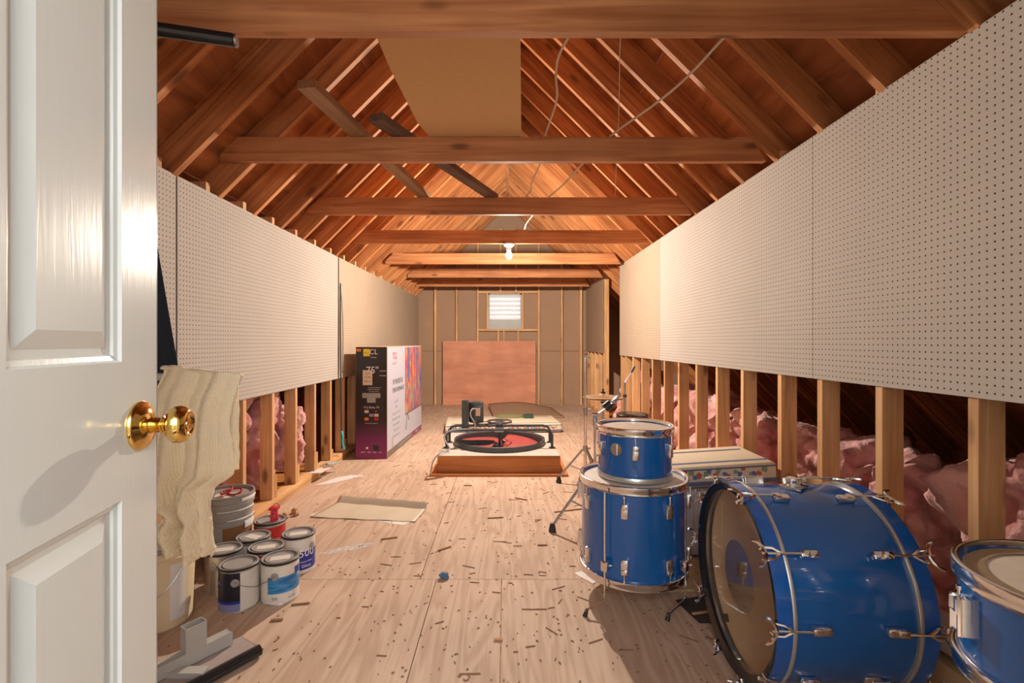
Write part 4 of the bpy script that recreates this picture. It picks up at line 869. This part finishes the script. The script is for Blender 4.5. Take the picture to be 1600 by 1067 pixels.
# ------------------------------------------------------------------ paint cans and buckets
def can(loc, label, patches, texts, band=None, lidm='greylid', bodym='tin', sticker=True, ears=True, bail=1, name='paint_can', st_rot=0):
    R, H = .082, .19
    th = tag(empty(name, loc), label, 'paint can', 'paint cans grouped by the buckets')
    b = MB(); b.lathe([(0, .004), (R, .004), (R + .0025, 0), (R + .0025, .004), (R, .008), (R, H - .008), (R + .003, H - .006), (R + .003, H), (R - .002, H + .002)], 48); b.build('body', M[bodym], th)
    b = MB(); b.lathe([(R + .002, H), (R + .0005, H + .004), (R - .006, H + .004), (R - .008, H - .001), (R - .012, H - .001), (R - .014, H + .002), (R - .018, H + .001), (R - .02, H - .003), (0, H - .003)], 48); b.build('lid', M[lidm], th)
    b = MB(); b.lathe([(R - .0165, H + .0022), (R - .0135, H + .003), (R - .0105, H)], 48); b.lathe([(R + .0035, H - .006), (R + .004, H + .002), (R + .001, H + .0046)], 48); b.build('lid_groove', M['black'] if lidm == 'greylid' else M[lidm], th)
    if sticker:
        b = MB(); b.box((0, 0, H - .0022), (.085, .045, .0015), Matrix.Rotation(R_(18 + st_rot), 4, 'Z')); b.build('lid_label', M['offwhite'], th, smooth=False)
    for pi_, (a0, a1, z0, z1, m) in enumerate(patches):
        e_ = .0006 * pi_; b = MB(); b.lathe([(R + .0008, z0), (R + .0014 + e_, z0), (R + .0014 + e_, z1), (R + .0008, z1)], max(6, int((a1 - a0) / 8)), None, R_(a0 - 90), R_(a1 - 90)); b.build('label', M[m], th)
    for (t, a, z, sz, m) in texts:
        b = MB()
        def wr_(co, a=a): q = R_(a) + co.x / R; rr = R + .0040 + co.z; return Vector((rr * math.sin(q), -rr * math.cos(q), co.y + z))
        b.text(t, sz, Matrix(), .0003, wrap=wr_); b.build('lettering', M[m], th, smooth=False)
    if ears:
        ea = ears if isinstance(ears, (int, float)) and not isinstance(ears, bool) else 0
        for s_ in (0, 180):
            a = R_(ea + s_); Mx = Matrix.Rotation(a, 4, 'Z') @ Matrix.Translation((0, -R, .135)) @ Matrix.Rotation(PI / 2, 4, 'X')
            b = MB(); b.lathe([(.018, 0), (.018, .003), (.012, .006), (.006, .005), (.004, .009), (0, .009)], 20, Mx); b.build('ear', M['greylid'], th)
        a = R_(ea); pts = []
        for i in range(13):
            q = PI * i / 12; x = math.cos(q) * (R + .007); v = Vector((0, -(R + .007) * math.cos(q), 0)); side = Vector((1, 0, 0)) * bail
            pts.append(Matrix.Rotation(a, 4, 'Z') @ (v + side * math.sin(q) * .092 + Vector((0, 0, .135 - math.sin(q) * (.052 if bail else .0)))))
        b = MB(); b.tube(pts, .0016, 6); b.build('bail', M['steel'], th)
    return th
A = 29
can((-1.24, 2.256, 0), 'black and lilac labelled paint can at the front of the group', [(-70, 32, .045, .178, 'navylabel'), (-70, 32, .004, .045, 'lilac'), (32, 120, .008, .178, 'offwhite'), (-70, 32, .040, .052, 'bluelabel')],
    [('INTERIOR', -62, .13, .022, 'lilac'), ('SATIN', -60, .10, .024, 'lilac'), ('ONE COAT', -60, .075, .013, 'txtred'), ('LATEX', -58, .058, .010, 'txtwhite')], ears=18, bail=1, sticker=False)
can((-1.076, 2.317, 0), 'white paint can with a blue water picture, front right of the group', [(-100, 140, .008, .18, 'offwhite'), (-14, 110, .055, .13, 'sea'), (72, 100, .128, .158, 'bluelabel')],
    [('34', 88, .118, .02, 'txtwhite'), ('GAL 3.78 L', 60, .03, .008, 'txtgrey'), ('||||||', 8, .035, .016, 'txtgrey')], ears=8, bail=-1, lidm='greylid')
can((-1.40, 2.41, 0), 'silver paint can with dark label, left of the black one by the cream bucket', [(28, 110, .008, .15, 'navylabel'), (34, 60, .11, .14, 'redlabel')], [('INTERIOR', 48, .075, .012, 'txtwhite')], ears=-2, bail=1)
can((-1.335, 2.568, 0), 'dusty white paint can next to the grey bucket', [(-100, 140, .008, .17, 'offwhite')], [], bail=1, ears=80, st_rot=-40)
can((-1.204, 2.44, 0), 'white paint can in the middle of the group', [(-100, 140, .008, .165, 'offwhite'), (-100, 140, .165, .175, 'redlabel')], [], bail=-1, ears=60)
can((-1.115, 2.612, 0), 'white paint can with blue label reading 500 Gloss', [(-120, 140, .05, .18, 'offwhite'), (-20, 110, .012, .115, 'bluelabel'), (-20, 110, .004, .02, 'offwhite')],
    [('500', 52, .105, .055, 'txtwhite'), ('Gloss', 50, .04, .022, 'txtwhite'), ('Interior Latex', 50, .063, .011, 'txtwhite')], ears=75, bail=1)
can((-1.36, 2.80, 0), 'red paint can at the back of the group under the red spout', [(-180, 180, .008, .172, 'redlabel')], [('GLOSS', 40, .10, .02, 'txtwhite')], ears=False, lidm='greylid', sticker=False)
b = MB(); b.lathe([(0, 0), (.022, 0), (.024, .03), (.018, .04), (.022, .044), (.018, .05), (.018, .062), (0, .062)], 20); b.box((0, 0, .068), (.05, .045, .018), bev=.004)
o = b.build('pour_spout', M['redplastic'], loc=(-1.335, 2.80, .1895)); 
b = MB(); b.tube([(-.01, 0, .075), (.0, 0, .095), (.025, 0, .095), (.032, 0, .07)], .0022, 6, sm=2); b.build('wire_loop', M['redplastic'], o); tag(o, 'red plastic pour spout standing on the red can', 'spout')
# buckets
gb = tag(empty('plastic_bucket', (-1.55, 2.70, 0)), 'grey paint-splashed bucket with red cord on its lid, behind the cans', 'bucket')
b = MB(); b.lathe([(0, 0), (.112, 0), (.118, .006), (.124, .23), (.128, .232), (.128, .25), (.125, .252), (.127, .285), (.133, .287), (.133, .30), (.129, .302), (.130, .33), (.137, .332), (.137, .345), (.133, .347), (.135, .375), (.139, .378), (.139, .386), (.131, .386), (.130, .372), (0, .368)], 56); b.build('body', M['greylid'], gb)
b = MB(); b.lathe([(.1265, .06), (.1285, .23)] if False else [(.1215, .05), (.1255, .22)], 24, None, R_(-70), R_(10)); b.build('label', M['chip'], gb)
b = MB(); b.lathe([(.1222, .05), (.126, .22)], 12, None, R_(-95), R_(-70)); b.build('label', M['greycord'], gb)
for z0, z1, a0, a1 in ((.255, .262, -60, 20), (.305, .312, -80, 10), (.35, .37, -30, 30), (.20, .24, -20, 25)):
    b = MB(); b.lathe([(.129 + (z0 - .2) * .06, z0), (.1295 + (z0 - .2) * .06 + .003, (z0 + z1) / 2), (.130 + (z0 - .2) * .06, z1)], 16, None, R_(a0), R_(a1)); b.build('paint_drip', M['txtwhite'], gb)
b = MB(); b.box((.02, -.02, .3695), (.14, .09, .001), Matrix.Rotation(.3, 4, 'Z')); b.build('lid_label', M['white'], gb, smooth=False)
b = MB(); b.tube([(0, 0, .373), (.05, -.03, .376), (.09, -.02, .385), (.07, .02, .40), (.02, .01, .395), (-.02, -.03, .39), (0, -.05, .38), (.04, -.02, .40), (.01, .03, .41)], .005, 8, sm=2); o = b.build('red_cord', M['redlabel']); o.location = (-1.55, 2.70, 0); tag(o, 'loop of red cord lying on the grey bucket lid', 'cord')
cbk = tag(empty('plastic_bucket', (-1.515, 2.12, 0)), 'cream plastic bucket with grey lid beside the open door', 'bucket')
b = MB(); b.lathe([(0, 0), (.118, 0), (.124, .008), (.136, .29), (.141, .292), (.141, .302), (.137, .305), (.139, .34), (.144, .342)], 56); b.build('body', M['cream'], cbk, ang=30)
b = MB(); b.lathe([(.142, .335), (.149, .336), (.149, .352), (.143, .358), (.138, .358), (.134, .350), (.09, .350), (.088, .353), (.083, .353), (.081, .350), (.055, .35), (.053, .353), (.049, .353), (.047, .35), (0, .35)], 56); b.build('lid', M['greylid'], cbk, ang=30)
b = MB(); b.lathe([(.1265, .04), (.137, .28)], 8, None, R_(-38), R_(-8)); b.build('label', M['txtwhite'], cbk)
b = MB(); b.tube([(.139, -.02, .30), (.125, -.08, .21), (.07, -.135, .15), (0, -.15, .12), (-.09, -.12, .16), (-.139, -.02, .30)], .0022, 6, sm=2); b.build('bail', M['steel'], cbk)

# ------------------------------------------------------------------ rack base, towel, coat at left
rk = tag(empty('steel_rack', (-1.075, 1.89, 0)), 'grey steel rack base with short socket, pinkish deck and black roller', 'rack')
u = Vector((-.553, -.833, 0)); nrm = Vector((.833, -.553, 0)); rz = math.atan2(u.y, u.x)
Rz = Matrix.Rotation(rz, 4, 'Z')
def loc_(a, c_, z): return tuple(u * a + nrm * c_ + Vector((0, 0, z)))
b = MB(); b.box(loc_(.30, -.02, .06), (.62, .04, .045), Rz, bev=.002); b.build('base_beam', M['grey'], rk)
b = MB()
for (da, dc, sa_, sc2) in ((-.035, 0, .003, .042), (.035, 0, .003, .042), (0, -.021, .07, .003), (0, .021, .07, .003)): b.box(loc_(.12 + da, -.02 + dc, .127), (sa_, sc2, .095), Rz)
b.build('socket_tube', M['grey'], rk, smooth=False)
b = MB(); b.box(loc_(.24, .03, .026), (.60, .12, .012), Rz, bev=.001); b.build('deck', M['platform'], rk)
b = MB(); b.cyl(loc_(-.06, .105, .024), loc_(.55, .105, .024), .021, 18); b.build('roller', M['blackgloss'], rk)
b = MB(); b.box(loc_(.30, -.02, .019), (.5, .034, .038), Rz); b.build('foot_rail', M['darkmetal'], rk)
upx, upy = -.245, -.14
b = MB(); b.box((upx, upy, .565), (.04, .04, 1.07), bev=.002); b.build('upright', M['grey'], rk)
b = MB(); b.cyl((upx - .01, upy, 1.095), (upx + .36, upy, 1.082), .014, 14); b.build('towel_arm', M['grey'], rk)
b = MB(); b.box((upx + .1, upy - .02, .03), (.3, .04, .04)); b.build('cross_foot', M['grey'], rk)
# towel: outline at depth Y=1.75, draped over the arm
def lerp(tab, t):
    for (a, x), (c_, y) in zip(tab, tab[1:]):
        if t <= c_: k = (t - a) / (c_ - a); k = k * k * (3 - 2 * k); return x + (y - x) * k
    return tab[-1][1]
rt_ = [(0, -.950), (.26, -.982), (.46, -.972), (.54, -.978), (.63, -1.045), (.70, -1.060), (.85, -1.052), (.95, -1.040), (1, -1.052)]
lt_ = [(0, -1.225), (.2, -1.262), (.5, -1.275), (.72, -1.27), (.80, -1.205), (.88, -1.238), (1, -1.205)]
def towel(u_, v):
    z = 1.128 - .03 * u_ - .655 * v + .01 * math.sin(u_ * 9); 
    l, r = lerp(lt_, v), lerp(rt_, v); x = l + (r - l) * u_
    fold = (.026 * math.sin(u_ * 13 + 1 + v * 1.2) + .012 * math.sin(u_ * 31 + v * 3)) * (.35 + v)
    yy = 1.735 - .018 * min(1, v * 8) + fold - .01 * v
    if v > .95: yy += .006
    return Vector((x, yy, z))
b = MB(); b.grid(towel, 60, 90)
def towel_b(u_, v):
    x = -1.25 + .275 * u_; z = 1.128 - .03 * u_ - .42 * v * (1 - .18 * u_); return Vector((x, 1.776 + .008 * math.sin(u_ * 12 + v), z))
b.grid(towel_b, 30, 30)
def towel_t(u_, v):
    a = PI * v; x = -1.235 + (.28) * u_; return Vector((x, 1.7525 - .022 * math.cos(a), 1.122 - .03 * u_ + .012 * math.sin(a)))
b.grid(towel_t, 30, 6)
for v in b.bm.verts: 
    n_ = mnoise.noise(v.co * 130) * .0008 + mnoise.noise(v.co * 25) * .003; v.co += Vector((n_, n_, n_ * .5))
o = b.build('towel', M['knit'], ang=180); sm = o.modifiers.new('s', 'SOLIDIFY'); sm.thickness = .007; tag(o, 'cream knitted towel draped beside the door knob', 'towel')
b = MB()
def coat(u_, v):
    a = 2 * PI * u_; w_ = .14 + .21 * v - .05 * max(0, v - .85) * 6; 
    return Vector((-1.625 + .036 * math.cos(a) * (1 + .15 * math.sin(a * 5)), 2.10 + w_ * math.sin(a) * (1 + .04 * math.sin(a * 7)), 1.71 - .80 * v + (.03 * math.sin(a * 3) if v > .98 else 0)))
b.grid(coat, 48, 24); b.bm.faces.ensure_lookup_table()
o = b.build('dark_coat', M['navycloth'], ang=180); tag(o, 'dark navy coat hanging on the left pegboard, mostly behind the door', 'coat')

# ------------------------------------------------------------------ hanging cord on the left wall
hc = b = MB(); b.tube([(-1.66, 4.875, 1.80), (-1.655, 4.86, 1.2), (-1.65, 4.87, .6), (-1.64, 4.86, .15)], .008, 8, sm=1); b.tube([(-1.66, 4.88, 1.82), (-1.64, 4.90, 1.4), (-1.645, 4.89, .9)], .004, 6, sm=1)
o = b.build('cord', M['darkmetal']); b = MB(); b.tube([(-1.64, 4.86, .32), (-1.625, 4.84, .28), (-1.635, 4.86, .2), (-1.62, 4.87, .14)], .011, 6, sm=1); b.build('teal_tie', M['teal'], o); tag(o, 'dark cord hanging down the seam of the left pegboard, teal tie at its end', 'cord')

# ------------------------------------------------------------------ papers and debris on the floor
b = MB()
def vin(u_, v):
    bx = -1.085 + .0 * v; 
    P00, P10, P11, P01 = Vector((-1.345, 3.36)), Vector((-.61, 3.27)), Vector((-.565, 3.60)), Vector((-.995, 3.77))
    P01 = Vector((-.985, 3.76)); P00 = Vector((-1.355, 3.36))
    P01 = Vector((-1.25, 3.76)); p = (P00 * (1 - u_) + P10 * u_) * (1 - v) + (P01 * (1 - u_) + P11 * u_) * v
    z = .003 + .002 * math.sin(u_ * 20)
    if v > .75: q = (v - .75) / .25; z += .04 * math.sin(q * PI * .75); p.y -= .05 * q * q
    return Vector((p.x, p.y, z))
b.grid(vin, 24, 20); o = b.build('vinyl_sheet', M['vinyl']); sm = o.modifiers.new('s', 'SOLIDIFY'); sm.thickness = .002; sm.offset = 1; tag(o, 'beige vinyl sheet with curled back edge on the floor behind the paint cans', 'sheet')
b = MB(); b.prism([(-1.38, 3.40), (-1.0, 3.34), (-.68, 3.22), (-.62, 3.30), (-.66, 3.45), (-1.25, 3.62)], .0004, .0016); tag(b.build('paper_sheet', M['offwhite'], smooth=False), 'white paper peeking from under the beige vinyl sheet', 'paper')
for pts, z, lab in (([(-1.72, 4.20), (-1.69, 4.36), (-1.58, 4.40), (-1.60, 4.22)], .0765, 'white leaflet lying on the left wall plate'), ([(-1.62, 4.10), (-1.50, 4.16), (-1.28, 4.42), (-1.42, 4.42), (-1.52, 4.32)], .001, 'pink and white leaflet on the floor beside the left wall'), ([(.36, 2.55), (.44, 2.44), (.50, 2.50), (.44, 2.60)], .001, 'white paper scrap under the edge of the floor tom')):
    b = MB(); b.prism(pts, z, z + .0015); tag(b.build('leaflet', M['leaflet'], smooth=False), lab, 'paper')
b = MB(); bmesh.ops.create_icosphere(b.bm, subdivisions=3, radius=.022)
for v in b.bm.verts: v.co = Vector((v.co.x * 1.2, v.co.y, v.co.z * .7)) * (1 + .5 * mnoise.noise(v.co * 60)) 
o = b.build('cloth_scrap', M['bluecloth'], loc=(-.315, 2.50, .014)); tag(o, 'crumpled blue-grey scrap on the floor seam', 'scrap')
b = MB(); 
for i in range(7): b.tube([(-1.70 + .02 * i, 4.44 + .02 * (i % 3), .08 + .008 * (i % 2)), (-1.63, 4.50 - .02 * i, .10), (-1.66 + .02 * i, 4.56, .085)], .006, 6, sm=1)
b.tube([(-1.62, 4.46, .09), (-1.56, 4.44, .06), (-1.55, 4.40, .012)], .004, 6, sm=1)
tag(b.build('wire_scrap', M['greycord']), 'tangled grey wire scrap on the left wall plate', 'scrap')
b = MB(); b.lathe([(0, 0), (.5, 0), (1, .0)], 24, Matrix.Translation((-.93, 2.86, .0006)) @ Matrix.Rotation(R_(28), 4, 'Z') @ Matrix.Diagonal((.16, .035, 1, 1)))
m, nt, p = newmat('white_powder'); 
tcn = N(nt, 'TexCoord'); nzn = N(nt, 'TexNoise'); nzn.inputs['Scale'].default_value = 30; nt.links.new(tcn.outputs['Object'], nzn.inputs['Vector'])
p.inputs['Base Color'].default_value = (.72, .72, .74, 1); mrn = N(nt, 'MapRange'); mrn.inputs[1].default_value = .3; mrn.inputs[2].default_value = .7; mrn.inputs[3].default_value = .15; mrn.inputs[4].default_value = .8
nt.links.new(nzn.outputs['Fac'], mrn.inputs[0]); nt.links.new(mrn.outputs[0], p.inputs['Alpha'])
tag(b.build('powder_spill', m, smooth=False), 'smear of white powder on the floor right of the paint cans', 'powder', kind='stuff')
rnd = random.Random(11)
fixed = [(-.07, 3.35, 8, .11), (-.36, 2.85, 40, .09), (.22, 2.9, 0, .06), (-.03, 1.98, 0, .035), (.52, 1.60, -20, .06), (.47, 3.5, 18, .26), (-.52, 1.62, -5, .035), (-.72, 3.0, 20, .10), (.12, 3.75, -30, .1), (-.32, 4.1, 0, .07), (-.28, 1.5, 10, .03), (-.02, 1.52, 30, .03), (-.95, 2.25, 12, .08), (-1.0, 2.12, 8, .05)]
labs = ['small wood splinter on the floor just before the attic fan', 'dark wood splinter slanting on the floor left of the middle', 'dark wood splinter lying crosswise left of the floor tom', 'short thick wood chip in the middle of the near floor', 'pale wood chip on the near floor at the lower right', 'long thin brown stick on the floor left of the cymbal stand foot', 'short wood chip on the near floor, lower left of middle', 'brown splinter near the vinyl sheet front edge', 'slanting splinter on the floor right of the vinyl sheet', 'small wood scrap left of the attic fan curb', 'tiny chip at the bottom of the picture, left of the other two', 'tiny chip at the bottom of the picture near the middle', 'thin splinter in front of the 500 Gloss can', 'thin splinter in front of the blue picture can']
for (x, y, a, L), lab in zip(fixed, labs):
    b = MB(); b.box((0, 0, .004), (L, .009 if L > .05 else .014, .006), bev=.0012); o = b.build('wood_splinter', M['litchip'] if L < .05 else M['chip'], loc=(x, y, 0), rot=(0, 0, R_(a)), smooth=False); tag(o, lab, 'splinter', 'wood splinters on the floor')
b = MB()
for i in range(1300):
    y = 1.5 + 5.5 * rnd.random() ** 1.5; x = rnd.gauss(.05, .75) if rnd.random() < .6 else rnd.uniform(-1.5, 1.45)
    if not -1.6 < x < 1.5: continue
    L = rnd.uniform(.003, .013) * (1.6 if rnd.random() < .08 else 1); b.box((x, y, .002), (L, rnd.uniform(.002, .005), .003), Matrix.Rotation(rnd.uniform(0, PI), 4, 'Z'))
for i in range(90):
    x = rnd.gauss(.1, .6); y = rnd.uniform(1.7, 5.5)
    if abs(x) < 1.4 and not (abs(x + .06) < .72 and y > 4.25): b.box((x, y, .002), (rnd.uniform(.03, .08), .003, .003), Matrix.Rotation(rnd.gauss(0, .6), 4, 'Z'))
tag(b.build('sawdust_crumbs', M['chip'], smooth=False), 'tiny dark wood crumbs strewn over the plywood floor', 'debris', kind='stuff')
for i, (x, y) in enumerate([(-1.52, 3.35), (-1.50, 3.44), (-1.47, 3.40)]):
    b = MB(); bmesh.ops.create_icosphere(b.bm, subdivisions=2, radius=.022)
    for v in b.bm.verts: v.co *= 1 + .6 * mnoise.noise(v.co * 50 + Vector((i, 0, 0)))
    o = b.build('bark_lump', M['litchip'], loc=(x, y, .018)); tag(o, ['brown lump nearest the grey bucket', 'farthest brown lump along the left plate', 'middle brown lump along the left plate'][i] + ' on the floor', 'lump', 'brown lumps along the left plate')
